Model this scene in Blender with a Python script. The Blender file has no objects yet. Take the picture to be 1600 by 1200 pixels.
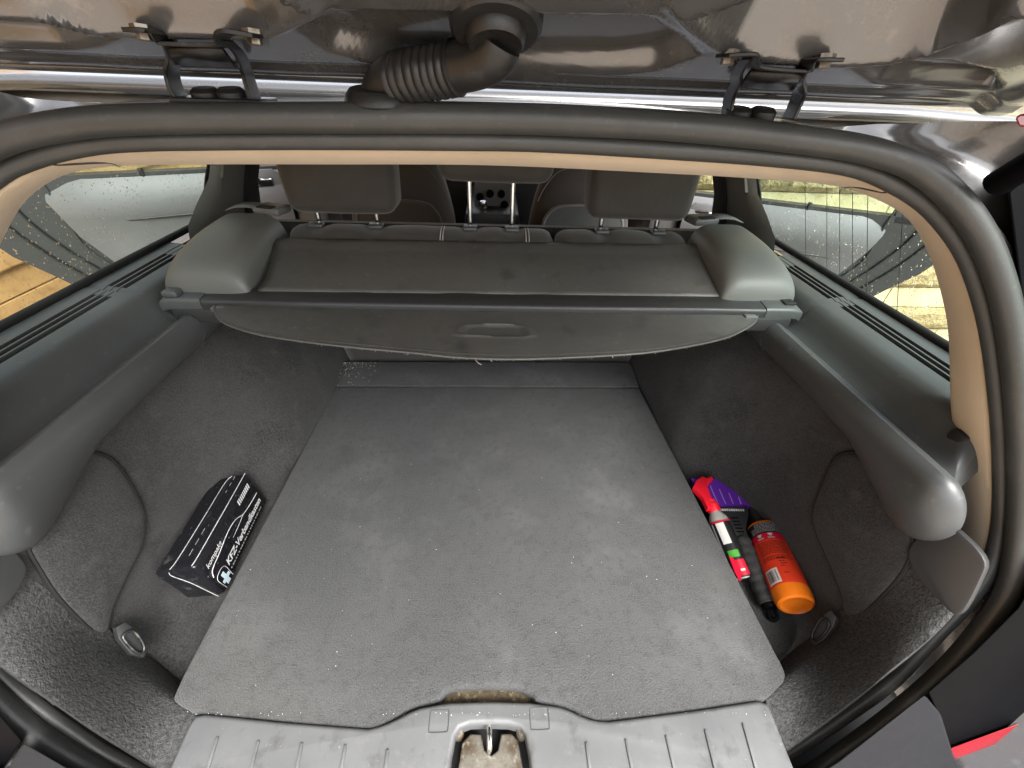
import bpy, bmesh, math, random
import numpy as np
from mathutils import Vector, Matrix, noise as mnoise

random.seed(7)
S = bpy.context.scene
COL = S.collection
R = math.radians

# ------------------------------------------------------------------ camera
F, CX, CY, CAMH = 640.0, 800.0, 600.0, 0.76      # focal length in photo pixels, centre, lens height over the load floor
_f = np.array([770 - CX, 107 - CY, F]); _f /= np.linalg.norm(_f)
_d = np.array([765 - CX, 0, F]); _d[1] = -(_f[0] * _d[0] + _f[2] * F) / _f[1]; _d /= np.linalg.norm(_d)
_r = np.cross(_d, _f)
if _r[0] < 0: _r = -_r
CM = np.stack([_r, _f, -_d])
CAM = np.array([0, 0, CAMH])
cam = bpy.data.cameras.new('camera'); co = bpy.data.objects.new('camera', cam); COL.objects.link(co)
cam.lens = F / 1600 * 36; cam.sensor_width = 36; cam.clip_start = 0.01; cam.clip_end = 500
rot = Matrix([[float(CM[i, 0]), float(-CM[i, 1]), float(-CM[i, 2])] for i in range(3)])
co.matrix_world = Matrix.Translation((0, 0, CAMH)) @ rot.to_4x4()
S.camera = co

# ------------------------------------------------------------------ light
SUN_EL, SUN_AZ = R(50), R(148)          # azimuth clockwise from +Y
w = bpy.data.worlds.new('World'); S.world = w; w.use_nodes = True
nt = w.node_tree; nt.nodes.clear()
sky = nt.nodes.new('ShaderNodeTexSky'); sky.sky_type = 'NISHITA'; sky.sun_disc = False
sky.sun_elevation = SUN_EL; sky.sun_rotation = SUN_AZ; sky.air_density = 1.0; sky.dust_density = 4.0; sky.ozone_density = 1.0
hs = nt.nodes.new('ShaderNodeHueSaturation'); hs.inputs['Saturation'].default_value = 0.28
bg = nt.nodes.new('ShaderNodeBackground'); bg.inputs[1].default_value = 0.15
wo = nt.nodes.new('ShaderNodeOutputWorld')
nt.links.new(sky.outputs[0], hs.inputs['Color']); nt.links.new(hs.outputs[0], bg.inputs[0]); nt.links.new(bg.outputs[0], wo.inputs[0])
sl = bpy.data.lights.new('sun', 'SUN'); sl.energy = 1.5; sl.angle = R(35); sl.color = (1, .98, .95)
so = bpy.data.objects.new('sun', sl); COL.objects.link(so)
_sd = Vector((math.sin(SUN_AZ) * math.cos(SUN_EL), math.cos(SUN_AZ) * math.cos(SUN_EL), math.sin(SUN_EL)))
so.rotation_euler = _sd.to_track_quat('Z', 'Y').to_euler()
vs = S.view_settings; vs.view_transform = 'Standard'; vs.look = 'None'; vs.exposure = 2.1; vs.gamma = 1; vs.use_curve_mapping = False
try:
    S.cycles.max_bounces = 8; S.cycles.diffuse_bounces = 5; S.cycles.glossy_bounces = 4; S.cycles.transparent_max_bounces = 12
    S.cycles.use_denoising = True; S.cycles.caustics_reflective = False; S.cycles.caustics_refractive = False
except Exception: pass

# ------------------------------------------------------------------ helpers
def ray(px, py): return CM @ np.array([(px - CX) / F, (py - CY) / F, 1.])
def U(px, py, x=None, y=None, z=None, pl=None):
    """the point of a real plane (x=, y=, z= or (normal, point)) seen at a photo pixel"""
    d = ray(px, py)
    if x is not None: t = (x - CAM[0]) / d[0]
    elif y is not None: t = (y - CAM[1]) / d[1]
    elif z is not None: t = (z - CAM[2]) / d[2]
    else:
        n, p = np.array(pl[0]), np.array(pl[1]); t = n @ (p - CAM) / (n @ d)
    return Vector(CAM + t * d)
def sm(a, b, x):
    t = min(1, max(0, (x - a) / (b - a))); return t * t * (3 - 2 * t)
def lerp(a, b, t): return a + (b - a) * t
def spline(P, n=12, closed=False):
    P = [Vector(p) for p in P]; out = []; N = len(P)
    for i in range(N if closed else N - 1):
        p0 = P[i - 1] if (closed or i > 0) else P[0] * 2 - P[1]
        p1, p2 = P[i], P[(i + 1) % N]
        p3 = P[(i + 2) % N] if (closed or i + 2 < N) else p2 * 2 - p1
        for k in range(n):
            t = k / n
            out.append(.5 * ((2 * p1) + (p2 - p0) * t + (2 * p0 - 5 * p1 + 4 * p2 - p3) * t * t + (3 * p1 - p0 - 3 * p2 + p3) * t ** 3))
    if not closed: out.append(P[-1])
    return out
def resample(P, n, closed=False):
    Q = list(P) + ([P[0]] if closed else [])
    L = [0]
    for a, b in zip(Q, Q[1:]): L.append(L[-1] + (b - a).length)
    out = []; j = 0
    for i in range(n):
        t = L[-1] * i / (n if closed else n - 1)
        while j < len(L) - 2 and L[j + 1] < t: j += 1
        out.append(Q[j].lerp(Q[j + 1], (t - L[j]) / max(1e-9, L[j + 1] - L[j])))
    return out

def empty(name, loc, label, cat, group=None):
    o = bpy.data.objects.new(name, None); COL.objects.link(o); o.location = loc; o.empty_display_size = .02
    o['label'] = label; o['category'] = cat
    if group: o['group'] = group
    return o
def adopt(o, parent):
    if parent is None: return
    o.parent = parent
    if parent.type == 'EMPTY': o.matrix_parent_inverse = Matrix.Translation(-Vector(parent.location))
def obj(name, verts, faces, mat, parent=None, smooth=40, label=None):
    me = bpy.data.meshes.new(name); me.from_pydata([tuple(v) for v in verts], [], [tuple(f) for f in faces]); me.update()
    bm = bmesh.new(); bm.from_mesh(me); bmesh.ops.remove_doubles(bm, verts=bm.verts, dist=1e-6)
    bmesh.ops.recalc_face_normals(bm, faces=bm.faces); bm.to_mesh(me); bm.free()
    return link(name, me, mat, parent, smooth, label)
def link(name, me, mat, parent=None, smooth=40, label=None):
    if mat is not None and not me.materials: me.materials.append(mat)
    if smooth:
        me.shade_smooth(); me.set_sharp_from_angle(angle=R(smooth))
    o = bpy.data.objects.new(name, me); COL.objects.link(o); adopt(o, parent)
    if label: o['label'] = label
    return o
def bmobj(name, bm, mat, parent=None, smooth=40, label=None, recalc=True):
    if recalc: bmesh.ops.recalc_face_normals(bm, faces=bm.faces)
    me = bpy.data.meshes.new(name); bm.to_mesh(me); bm.free()
    return link(name, me, mat, parent, smooth, label)
def gridmesh(rows, closed_u=False, closed_v=False):
    nv, nu = len(rows), len(rows[0]); V = [p for r in rows for p in r]; Fc = []
    for j in range(nv if closed_v else nv - 1):
        for i in range(nu if closed_u else nu - 1):
            a = j * nu + i; b = j * nu + (i + 1) % nu; j2 = (j + 1) % nv
            Fc.append((a, b, j2 * nu + (i + 1) % nu, j2 * nu + i))
    return V, Fc
def tubemesh(P, rad, seg=12, closed=False, caps=True):
    n = len(P); rows = []; up = None
    for i in range(n):
        t = (P[(i + 1) % n if closed else min(n - 1, i + 1)] - P[i - 1 if (closed or i) else 0]).normalized()
        if up is None:
            up = Vector((0, 0, 1)) if abs(t.z) < .9 else Vector((1, 0, 0))
        side = t.cross(up).normalized(); up = side.cross(t).normalized()
        r = rad[i] if isinstance(rad, (list, tuple)) else rad
        rows.append([P[i] + (side * math.cos(a) + up * math.sin(a)) * r for a in [2 * math.pi * k / seg for k in range(seg)]])
    V, Fc = gridmesh(rows, True, closed)
    if caps and not closed:
        Fc.append(tuple(range(seg))); Fc.append(tuple(range((n - 1) * seg, n * seg)))
    return V, Fc
def tube(name, P, rad, mat, parent=None, seg=12, closed=False, label=None):
    V, Fc = tubemesh([Vector(p) for p in P], rad, seg, closed); return obj(name, V, Fc, mat, parent, 50, label)
def boxbm(size, bevel=0, segs=2, M=None):
    bm = bmesh.new(); bmesh.ops.create_cube(bm, size=1)
    bmesh.ops.scale(bm, vec=size, verts=bm.verts)
    if bevel: bmesh.ops.bevel(bm, geom=bm.edges[:], offset=bevel, segments=segs, profile=.5, affect='EDGES')
    if M is not None: bmesh.ops.transform(bm, matrix=M, verts=bm.verts)
    return bm
def box(name, c, size, mat, parent=None, bevel=0.0, segs=2, rot=None, label=None):
    M = Matrix.Translation(c)
    if rot is not None: M = M @ rot.to_4x4()
    return bmobj(name, boxbm(size, bevel, segs, M), mat, parent, 40, label)
def plate(name, poly, n, th, mat, parent=None, bevel=0, segs=2, label=None, smooth=35):
    """planar outline (3-D points) given thickness th along n"""
    bm = bmesh.new(); vs_ = [bm.verts.new(p) for p in poly]; f = bm.faces.new(vs_)
    r = bmesh.ops.extrude_face_region(bm, geom=[f]); nv = [e for e in r['geom'] if isinstance(e, bmesh.types.BMVert)]
    bmesh.ops.translate(bm, vec=Vector(n).normalized() * th, verts=nv)
    bmesh.ops.recalc_face_normals(bm, faces=bm.faces)
    if bevel:
        es = [e for e in bm.edges if len(e.link_faces) == 2 and e.calc_face_angle(0) > R(60) and any(len(fc.verts) > 6 or fc.calc_area() > 1e-4 for fc in e.link_faces)
              and any(v in nv for v in e.verts) and all(v in nv for v in e.verts)]
        try: bmesh.ops.bevel(bm, geom=es, offset=bevel, segments=segs, profile=.5, affect='EDGES')
        except Exception: pass
    return bmobj(name, bm, mat, parent, smooth, label)
def sweep_flat(name, path, wvec, th, mat, parent=None, label=None):
    """a sheet-metal strap: path bent in its plane, width wvec, thickness th"""
    P = [Vector(p) for p in path]; wv = Vector(wvec); rows = []
    for i, p in enumerate(P):
        t = (P[min(len(P) - 1, i + 1)] - P[max(0, i - 1)]).normalized(); nn = t.cross(wv).normalized() * th / 2
        rows.append([p - wv / 2 - nn, p + wv / 2 - nn, p + wv / 2 + nn, p - wv / 2 + nn])
    V, Fc = gridmesh(rows, True); Fc += [(0, 1, 2, 3), tuple(range(len(V) - 4, len(V)))]
    o = obj(name, V, Fc, mat, parent, 40, label)
    b = o.modifiers.new('bevel', 'BEVEL'); b.width = th * .25; b.segments = 2; b.limit_method = 'ANGLE'
    return o
def lathe(name, prof, axis_o, axis_d, mat, parent=None, seg=32, label=None):
    d = Vector(axis_d).normalized(); q = d.to_track_quat('Z', 'X').to_matrix(); o = Vector(axis_o)
    rows = [[o + q @ Vector((r * math.cos(a), r * math.sin(a), h)) for a in [2 * math.pi * k / seg for k in range(seg)]] for r, h in prof]
    V, Fc = gridmesh(rows, True); return obj(name, V, Fc, mat, parent, 35, label)
def textmesh(body, size, bold=0.0, shear=0.0):
    cu = bpy.data.curves.new('t', 'FONT'); cu.body = body; cu.size = size; cu.shear = shear; cu.offset = bold; cu.resolution_u = 3
    o = bpy.data.objects.new('t', cu); COL.objects.link(o)
    dg = bpy.context.evaluated_depsgraph_get(); me = bpy.data.meshes.new_from_object(o.evaluated_get(dg))
    bpy.data.objects.remove(o); bpy.data.curves.remove(cu); me.materials.clear()
    return me

_bm = bmesh.new(); bmesh.ops.create_icosphere(_bm, subdivisions=1, radius=1)
ICO_V = np.array([v.co[:] for v in _bm.verts]); ICO_F = [tuple(v.index for v in f.verts) for f in _bm.faces]; _bm.free()
def scatter(name, items, mat_, parent=None, smooth=60):
    """items: (centre, (rx, ry, rz), turn)"""
    V, Fc = [], []
    for c, r_, a in items:
        v = ICO_V * np.array(r_); ca, sa = math.cos(a), math.sin(a)
        v = np.stack([v[:, 0] * ca - v[:, 1] * sa, v[:, 0] * sa + v[:, 1] * ca, v[:, 2]], 1) + np.array(c[:]); n0 = len(V)
        V += v.tolist(); Fc += [tuple(i + n0 for i in f) for f in ICO_F]
    me = bpy.data.meshes.new(name); me.from_pydata(V, [], Fc); me.update(); return link(name, me, mat_, parent, smooth)

# ------------------------------------------------------------------ materials
def mat(name, col, rough=.5, metal=0, bump=None, var=None, coat=0, sheen=0, trans=0, ior=1.45, spec=.5, rvar=0, coord='Object'):
    """var=(scale, amount, colour2)   bump=(scale, strength, distance[, detail])"""
    m = bpy.data.materials.new(name); m.use_nodes = True; t = m.node_tree; N, L = t.nodes, t.links
    b = N['Principled BSDF']; b.inputs['Base Color'].default_value = (*col, 1); b.inputs['Roughness'].default_value = rough
    b.inputs['Metallic'].default_value = metal; b.inputs['Coat Weight'].default_value = coat; b.inputs['Sheen Weight'].default_value = sheen
    b.inputs['Transmission Weight'].default_value = trans; b.inputs['IOR'].default_value = ior; b.inputs['Specular IOR Level'].default_value = spec
    if coat: b.inputs['Coat Roughness'].default_value = .06
    tc = N.new('ShaderNodeTexCoord')
    def nz(scale, detail=4, rough_=.6):
        n = N.new('ShaderNodeTexNoise'); n.inputs['Scale'].default_value = scale; n.inputs['Detail'].default_value = detail
        n.inputs['Roughness'].default_value = rough_; L.new(tc.outputs[coord], n.inputs['Vector']); return n
    last = None
    for v in (var if isinstance(var, list) else [var] if var else []):
        sc, lo, hi, c2 = v
        n = nz(sc); r = N.new('ShaderNodeMapRange'); r.inputs['From Min'].default_value = lo; r.inputs['From Max'].default_value = hi
        L.new(n.outputs['Fac'], r.inputs['Value'])
        mx = N.new('ShaderNodeMix'); mx.data_type = 'RGBA'
        if last is None: mx.inputs['A'].default_value = (*col, 1)
        else: L.new(last, mx.inputs['A'])
        mx.inputs['B'].default_value = (*c2, 1); L.new(r.outputs[0], mx.inputs['Factor']); last = mx.outputs['Result']
    if last is not None: L.new(last, b.inputs['Base Color'])
    if rvar:
        n = nz(14, 6, .7); r = N.new('ShaderNodeMapRange'); r.inputs['To Min'].default_value = max(0.02, rough - rvar); r.inputs['To Max'].default_value = min(1, rough + rvar)
        r.inputs['From Min'].default_value = .3; r.inputs['From Max'].default_value = .7
        L.new(n.outputs['Fac'], r.inputs['Value']); L.new(r.outputs[0], b.inputs['Roughness'])
    prev = None
    for bb in (bump if isinstance(bump, list) else [bump] if bump else []):
        n = nz(bb[0], bb[3] if len(bb) > 3 else 3); bp = N.new('ShaderNodeBump'); bp.inputs['Strength'].default_value = bb[1]; bp.inputs['Distance'].default_value = bb[2]
        L.new(n.outputs['Fac'], bp.inputs['Height'])
        if prev: L.new(prev, bp.inputs['Normal'])
        prev = bp.outputs[0]
    if prev: L.new(prev, b.inputs['Normal'])
    return m

M = {}
M['carpet'] = mat('carpet_board', (0.0440, 0.0449, 0.0453), 1, var=[(3.2, .40, .62, (0.0686, 0.0695, 0.0695)), (12, .54, .74, (0.030, 0.030, 0.030)), (5.5, .52, .70, (0.1012, 0.1021, 0.1012)), (2.1, .56, .75, (0.0810, 0.0739, 0.0598)), (60, .50, .78, (0.0246, 0.0246, 0.0246)), (420, .3, .75, (0.1038, 0.1047, 0.1038))],
                  bump=[(420, .9, .0026, 4), (150, .4, .003), (30, .2, .006)], sheen=.1, spec=.06)
M['carpet_side'] = mat('carpet_side', (0.0240, 0.0238, 0.0236), 1, var=[(4, .38, .66, (0.0464, 0.0458, 0.0448)), (11, .52, .74, (0.0160, 0.0158, 0.0156)), (26, .56, .75, (0.0560, 0.0552, 0.0536)), (300, .35, .75, (0.0624, 0.0616, 0.0608))],
                       bump=[(400, .8, .0025, 4), (120, .3, .003), (9, .2, .012)], sheen=.08, spec=.06)
M['carpet_pile'] = mat('carpet_deep_pile', (0.0320, 0.0328, 0.0320), 1, var=[(6, .35, .7, (0.0496, 0.0496, 0.0488)), (20, .55, .75, (0.0640, 0.0632, 0.0608)), (210, .3, .7, (0.0840, 0.0840, 0.0824))],
                       bump=[(190, .7, .0035, 4), (380, .6, .002)], sheen=0, spec=.02)
M['plastic'] = mat('grey_plastic', (0.0530, 0.0555, 0.0562), .38, bump=(900, .12, .0008, 2), var=[(5, .4, .7, (0.0620, 0.0670, 0.0682)), (60, .62, .75, (0.0868, 0.0899, 0.0911))], rvar=.07)
M['plastic_dark'] = mat('dark_plastic', (0.0270, 0.0276, 0.0282), .4, bump=(900, .12, .0008, 2), rvar=.08)
M['sill'] = mat('sill_plastic', (0.105, 0.108, 0.109), .46, bump=[(700, .15, .001, 2), (40, .08, .003)], var=[(9, .42, .7, (0.13, 0.133, 0.132)), (28, .55, .75, (0.0627, 0.0627, 0.0614)), (50, .6, .75, (0.1320, 0.1307, 0.1254)), (150, .66, .74, (0.1980, 0.1980, 0.1914))], rvar=.1)
M['black'] = mat('black_void', (.008, .008, .008), .7)
M['black_gloss'] = mat('black_gloss', (.003, .003, .0035), .45, rvar=.08, spec=.3, ior=1.12)
M['seal'] = mat('seal_rubber', (0.0372, 0.0384, 0.0360), .42, bump=[(500, .2, .001, 2), (25, .12, .003)], var=[(11, .5, .75, (0.0527, 0.0521, 0.0496)), (90, .62, .75, (0.0620, 0.0608, 0.0558))], rvar=.1)
M['beige'] = mat('beige_trim', (0.4592, 0.3731, 0.2624), .85, bump=(800, .3, .0012, 2), var=(12, .45, .75, (0.4100, 0.3280, 0.2255)), sheen=.2)
M['paint'] = mat('metallic_paint', (0.1320, 0.1304, 0.1296), .22, metal=.6, coat=.6, bump=(20, .04, .004), var=[(900, .45, .6, (0.1440, 0.1424, 0.1408)), (14, .55, .75, (0.1600, 0.1520, 0.1424)), (45, .6, .75, (0.2080, 0.2000, 0.1880))], rvar=.1)
M['steel_black'] = mat('black_steel', (.018, .0178, .0175), .34, metal=.5, bump=(120, .15, .001), var=(40, .58, .7, (.06, .056, .052)), rvar=.12)
M['zinc'] = mat('zinc_bolt', (.26, .23, .19), .4, metal=.9, bump=(200, .2, .001), var=(60, .5, .7, (.13, .105, .075)))
M['rubber'] = mat('boot_rubber', (0.0112, 0.0110, 0.0107), .42, bump=(300, .2, .001), var=(50, .58, .72, (0.0280, 0.0264, 0.0248)), rvar=.1)
M['fabric'] = mat('cover_vinyl', (0.0684, 0.0679, 0.0632), .44, bump=[(650, .35, .001, 2), (8, .25, .012), (40, .08, .004)], var=[(4, .4, .7, (0.0870, 0.0853, 0.0795)), (16, .56, .75, (0.0452, 0.0441, 0.0412)), (70, .64, .75, (0.1276, 0.1247, 0.1160))], rvar=.1)
M['bolster'] = mat('bolster_vinyl', (0.1100, 0.1155, 0.1078), .44, bump=[(600, .3, .001, 2), (12, .12, .006)], var=(6, .45, .7, (0.1238, 0.1282, 0.1194)))
M['seat'] = mat('seat_fabric', (0.0310, 0.0279, 0.0242), .75, bump=[(700, .4, .0012, 2), (25, .25, .008)], var=(10, .4, .7, (0.0409, 0.0372, 0.0329)), sheen=.2)
M['seat_brown'] = mat('front_seat_fabric', (0.0292, 0.0234, 0.0195), .75, bump=(500, .3, .001), sheen=.2)
M['thread'] = mat('pale_thread', (0.4500, 0.4350, 0.4050), .8)
M['chrome'] = mat('chrome', (.7, .7, .7), .12, metal=1)
M['lavender'] = mat('door_panel', (0.0900, 0.0900, 0.0927), .5, bump=(500, .2, .001), var=(5, .4, .7, (0.1080, 0.1062, 0.1080)))
M['wood'] = mat('fence_wood', (.36, .20, .075), .75, var=[(3, .4, .7, (.46, .28, .11)), (24, .5, .75, (.24, .125, .045))], bump=(70, .4, .004))
M['stone'] = mat('rough_stone', (.34, .265, .13), .95, var=[(9, .4, .7, (.44, .36, .19)), (60, .5, .7, (.24, .18, .08))], bump=[(35, 1, .03, 5)])
M['stone_smooth'] = mat('smooth_stone', (.46, .39, .22), .9, var=[(9, .4, .7, (.52, .45, .28)), (90, .58, .7, (.30, .24, .12))], bump=[(90, .6, .006, 5)])
M['ground'] = mat('paving', (.38, .32, .26), .9, var=[(4, .4, .7, (.47, .40, .335)), (40, .5, .7, (.25, .205, .16))], bump=[(25, .6, .02, 5)])
M['white'] = mat('white_print', (0.5270, 0.5270, 0.5185), .5, var=(120, .5, .7, (0.3230, 0.3230, 0.3230)))
M['grey_print'] = mat('grey_print', (.35, .36, .37), .5)
M['blue_print'] = mat('pale_blue_print', (.5, .62, .68), .5)
M['kit'] = mat('kit_vinyl', (.010, .010, .012), .22, bump=[(70, .45, .003), (26, .4, .006), (14, .2, .008)], var=[(30, .62, .75, (.055, .055, .057)), (110, .66, .74, (.16, .16, .16))], rvar=.14)
M['orange'] = mat('orange_plastic', (0.6800, 0.1573, 0.0085), .3, bump=(30, .05, .002), var=(12, .45, .7, (0.7225, 0.1955, 0.0119)))
M['label_red'] = mat('label_red', (0.6375, 0.0425, 0.0153), .35)
M['label_crimson'] = mat('label_crimson', (0.5270, 0.0068, 0.0298), .35)
M['label_black'] = mat('label_black', (.012, .012, .012), .35)
M['label_white'] = mat('label_white', (0.6000, 0.5840, 0.5440), .5)
M['trigger_red'] = mat('red_plastic', (0.6800, 0.0102, 0.0255), .35)
M['purple'] = mat('purple_clear', (.25, .05, .72), .14, trans=.5, ior=1.45)
M['blade_edge'] = mat('blade_edge_clear', (.55, .38, .85), .15, trans=.4)
M['foam'] = mat('foam_grip', (.03, .03, .029), .9, bump=(400, .6, .0015), var=(80, .5, .75, (.05, .049, .046)))
M['green'] = mat('green_print', (.06, .30, .03), .4)
M['clear'] = mat('cloudy_clear_plastic', (.55, .57, .52), .25, trans=.4)
M['crumb'] = mat('crumbs', (0.6000, 0.5920, 0.5600), .6)
M['foam_brown'] = mat('stained_felt', (.13, .10, .06), 1, var=[(60, .45, .7, (.035, .028, .02)), (130, .55, .7, (.30, .25, .14))], bump=(200, .8, .003))
M['dirty_metal'] = mat('dirty_latch_metal', (0.1440, 0.1320, 0.1080), .6, metal=.3, var=[(35, .42, .62, (0.0720, 0.0510, 0.0300)), (120, .55, .7, (0.2520, 0.2340, 0.1920))], bump=[(80, .4, .003)])
M['bumper'] = mat('bumper_plastic', (.014, .0148, .017), .6, bump=(600, .2, .001), spec=.4, ior=1.2, rvar=.08)
M['ring_steel'] = mat('worn_ring_steel', (.05, .05, .05), .35, metal=.7, var=(90, .5, .65, (.14, .13, .115)))
M['lens_red'] = mat('red_lens', (.20, .002, .008), .2, coat=.2)
M['belt'] = mat('belt_webbing', (0.1540, 0.1610, 0.1645), .6, bump=(700, .3, .001))

def glass_mat():
    m = bpy.data.materials.new('tinted_glass'); m.use_nodes = True; t = m.node_tree; t.nodes.clear(); N, L = t.nodes, t.links
    tr = N.new('ShaderNodeBsdfTransparent'); tr.inputs[0].default_value = (.70, .79, .745, 1)
    gl = N.new('ShaderNodeBsdfGlossy'); gl.inputs['Roughness'].default_value = .02
    lw = N.new('ShaderNodeLayerWeight'); pw = N.new('ShaderNodeMath'); pw.operation = 'POWER'; pw.inputs[1].default_value = 5
    L.new(lw.outputs['Facing'], pw.inputs[0]); fr = N.new('ShaderNodeMapRange'); fr.inputs['To Min'].default_value = .05; fr.inputs['To Max'].default_value = .9
    L.new(pw.outputs[0], fr.inputs['Value'])
    mx = N.new('ShaderNodeMixShader'); o = N.new('ShaderNodeOutputMaterial')
    L.new(fr.outputs[0], mx.inputs[0]); L.new(tr.outputs[0], mx.inputs[1]); L.new(gl.outputs[0], mx.inputs[2]); L.new(mx.outputs[0], o.inputs[0]); return m
M['glass'] = glass_mat()
M['water'] = mat('rain_drop', (1, 1, 1), .02, trans=1, ior=1.33)

# ================================================================== surroundings
GZ = -.62
g = obj('ground', [(-40, -40, GZ), (40, -40, GZ), (40, 40, GZ), (-40, 40, GZ)], [(0, 1, 2, 3)], M['ground'], None, 0)
g['kind'] = 'structure'; g['label'] = 'beige stone paving around the car'
# wooden fence, parallel to the car on its left
fence = empty('wooden_fence', (-2.05, 1.5, GZ), 'orange brown wooden fence of lapped horizontal boards seen through the left window', 'fence')
bw = .205; FX = -2.05
k = 0; zb = GZ + .02
while zb < 1.35:
    # a lapped board: lower edge stands proud, a milled groove in the middle
    prof = [(0, 0), (.028, 0), (.030, .006), (.022, bw * .46), (.012, bw * .475), (.012, bw * .495), (.020, bw * .51), (.010, bw), (0, bw)]
    rows = [[Vector((FX + a, yy, zb + h)) for a, h in prof] for yy in (-2.2, 0.2, 2.6, 5.0)]
    V, Fc = gridmesh(rows, True); o = obj('board', V, Fc, M['wood'], fence, 20); k += 1
    zb += bw + .004
for yy in (-2, 0, 2, 4): box('post', (FX - .05, yy, .35), (.09, .09, 1.95), M['wood'], fence, .004)
# stone wall crossing behind the right rear door
WY = 2.25
wall = empty('stone_wall', (3, WY, GZ), 'sunlit yellow stone wall of smooth and rough courses beyond right window', 'wall')
edges = [GZ, -.50, -.345, -.215, -.062, .03, .19, .30, .46, .57, .73, .84, 1.0, 1.12, 1.28, 1.4, 1.56]
for i, (a, b) in enumerate(zip(edges, edges[1:])):
    x = .95 - random.random() * .4
    while x < 6.5:
        L_ = random.uniform(.38, .8); rough = i % 2 == 1
        if x + L_ > .9:
            bm = bmesh.new(); nx, nz_ = (14, 5) if rough else (2, 1)
            jit = .022 if rough else .003
            vs2 = []
            for r_ in range(nz_ + 1):
                for c_ in range(nx + 1):
                    edge = r_ in (0, nz_) or c_ in (0, nx)
                    off = (0 if edge else random.uniform(-.2, 1) * jit) + (.02 if rough and not edge else 0)
                    vs2.append(bm.verts.new((x + .003 + (L_ - .006) * c_ / nx, WY - off, a + .003 + (b - a - .006) * r_ / nz_)))
            bk = [bm.verts.new((x + .003 + (L_ - .006) * c, WY + .2, a + .003 + (b - a - .006) * r)) for r in (0, 1) for c in (0, 1)]
            for r_ in range(nz_):
                for c_ in range(nx):
                    q = r_ * (nx + 1) + c_; bm.faces.new((vs2[q], vs2[q + 1], vs2[q + nx + 2], vs2[q + nx + 1]))
            bm.faces.new([vs2[c] for c in range(nx + 1)] + [bk[1], bk[0]])
            bm.faces.new([vs2[nz_ * (nx + 1) + c] for c in range(nx + 1)] + [bk[3], bk[2]])
            bmobj('block', bm, M['stone'] if rough else M['stone_smooth'], wall, 30)
        x += L_
box('mortar_core', (3.7, WY + .1, .47), (5.6, .17, 2.16), M['stone_smooth'], wall)

# ================================================================== the car
car = empty('car', (0, .9, GZ), 'dark grey estate car seen from behind through its open tailgate into the boot', 'car')

# ---- opening: rubber seal rolls
OP = ((0, .7, -.30), (0, .14, 0))
def OPs(dy): return ((0, .7, -.30), (0, .14 + dy, 0))
outer_px = [(-60, 250), (0, 219), (60, 203), (130, 192), (200, 187), (300, 185), (430, 184), (560, 184), (700, 184), (850, 187), (1000, 194), (1100, 201), (1200, 212), (1320, 228), (1380, 242), (1430, 261), (1485, 303), (1530, 362), (1560, 430), (1580, 510), (1592, 610), (1597, 720), (1594, 820), (1578, 915), (1530, 990), (1470, 1056), (1395, 1120), (1330, 1168), (1260, 1215), (1150, 1262), (950, 1290), (770, 1296), (560, 1290), (330, 1270), (220, 1242), (145, 1203), (105, 1180), (52, 1146), (0, 1101), (-60, 1030), (-85, 900), (-95, 780), (-100, 640), (-105, 500), (-95, 350), (-80, 280)]
inner_px = [(-50, 318), (0, 270), (50, 248), (100, 234), (160, 224), (230, 220), (300, 219), (430, 218), (560, 218), (700, 219), (850, 222), (1040, 233), (1180, 243), (1320, 259), (1390, 284), (1450, 322), (1495, 375), (1522, 430), (1545, 510), (1559, 610), (1566, 720), (1563, 820), (1547, 885), (1512, 940), (1465, 990), (1400, 1060), (1330, 1112), (1265, 1156), (1205, 1190), (1100, 1226), (950, 1246), (770, 1250), (560, 1246), (380, 1236), (260, 1222), (170, 1182), (115, 1146), (63, 1108), (0, 1055), (-40, 990), (-60, 880), (-68, 780), (-72, 640), (-76, 500), (-70, 400)]
op = resample(spline([U(*p, pl=OP) for p in outer_px], 8, True), 260, True)
ip = resample(spline([U(*p, pl=OPs(.022)) for p in inner_px], 8, True), 260, True)
NP = Vector((0, -.7, .30)).normalized()          # out of the opening, towards the viewer
def roll(name, P, r, sq, m):
    n = len(P); rows = []
    cen = sum(P, Vector()) / n
    for i, p in enumerate(P):
        t = (P[(i + 1) % n] - P[i - 1]).normalized(); o_ = t.cross(NP).normalized()
        if o_.dot(p - cen) < 0: o_ = -o_
        w_ = 1 + .05 * mnoise.noise(p * 9)
        rows.append([p + (o_ * math.cos(a) * sq + NP * math.sin(a)) * r * w_ for a in [2 * math.pi * k / 18 for k in range(18)]])
    V, Fc = gridmesh(rows, True, True); return obj(name, V, Fc, m, car, 60)
sealo = roll('opening_seal', op, .0124, 1.0, M['seal'])
seali = roll('seal_lip', ip, .0087, 1.05, M['seal'])

# ---- painted frame round the seal (gutter and quarter panels)
n = len(op); cen = sum(op, Vector()) / n
prof = [(.004, -.006), (.016, -.004), (.024, .012), (.040, .016), (.058, .011), (.074, .014), (.09, .004), (.105, -.022), (.12, -.05)]
rows = []
for i, p in enumerate(op):
    t = (op[(i + 1) % n] - op[i - 1]).normalized(); o_ = t.cross(NP).normalized()
    if o_.dot(p - cen) < 0: o_ = -o_
    top = sm(.55, .95, o_.z)
    row = []
    for a, dpt in prof:
        side = p + o_ * a - NP * (dpt * 1.3)
        gut = p + Vector((0, .006 + a * .95, .003 + (.002 if a > .03 else 0) - .004 * math.sin(a * 40)))
        row.append(side.lerp(gut, top))
    rows.append(row)
V, Fc = gridmesh(rows, False, True); obj('quarter_panel', V, Fc, M['paint'], car, 60, label='glossy dark grey metal frame around the boot opening')
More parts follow.
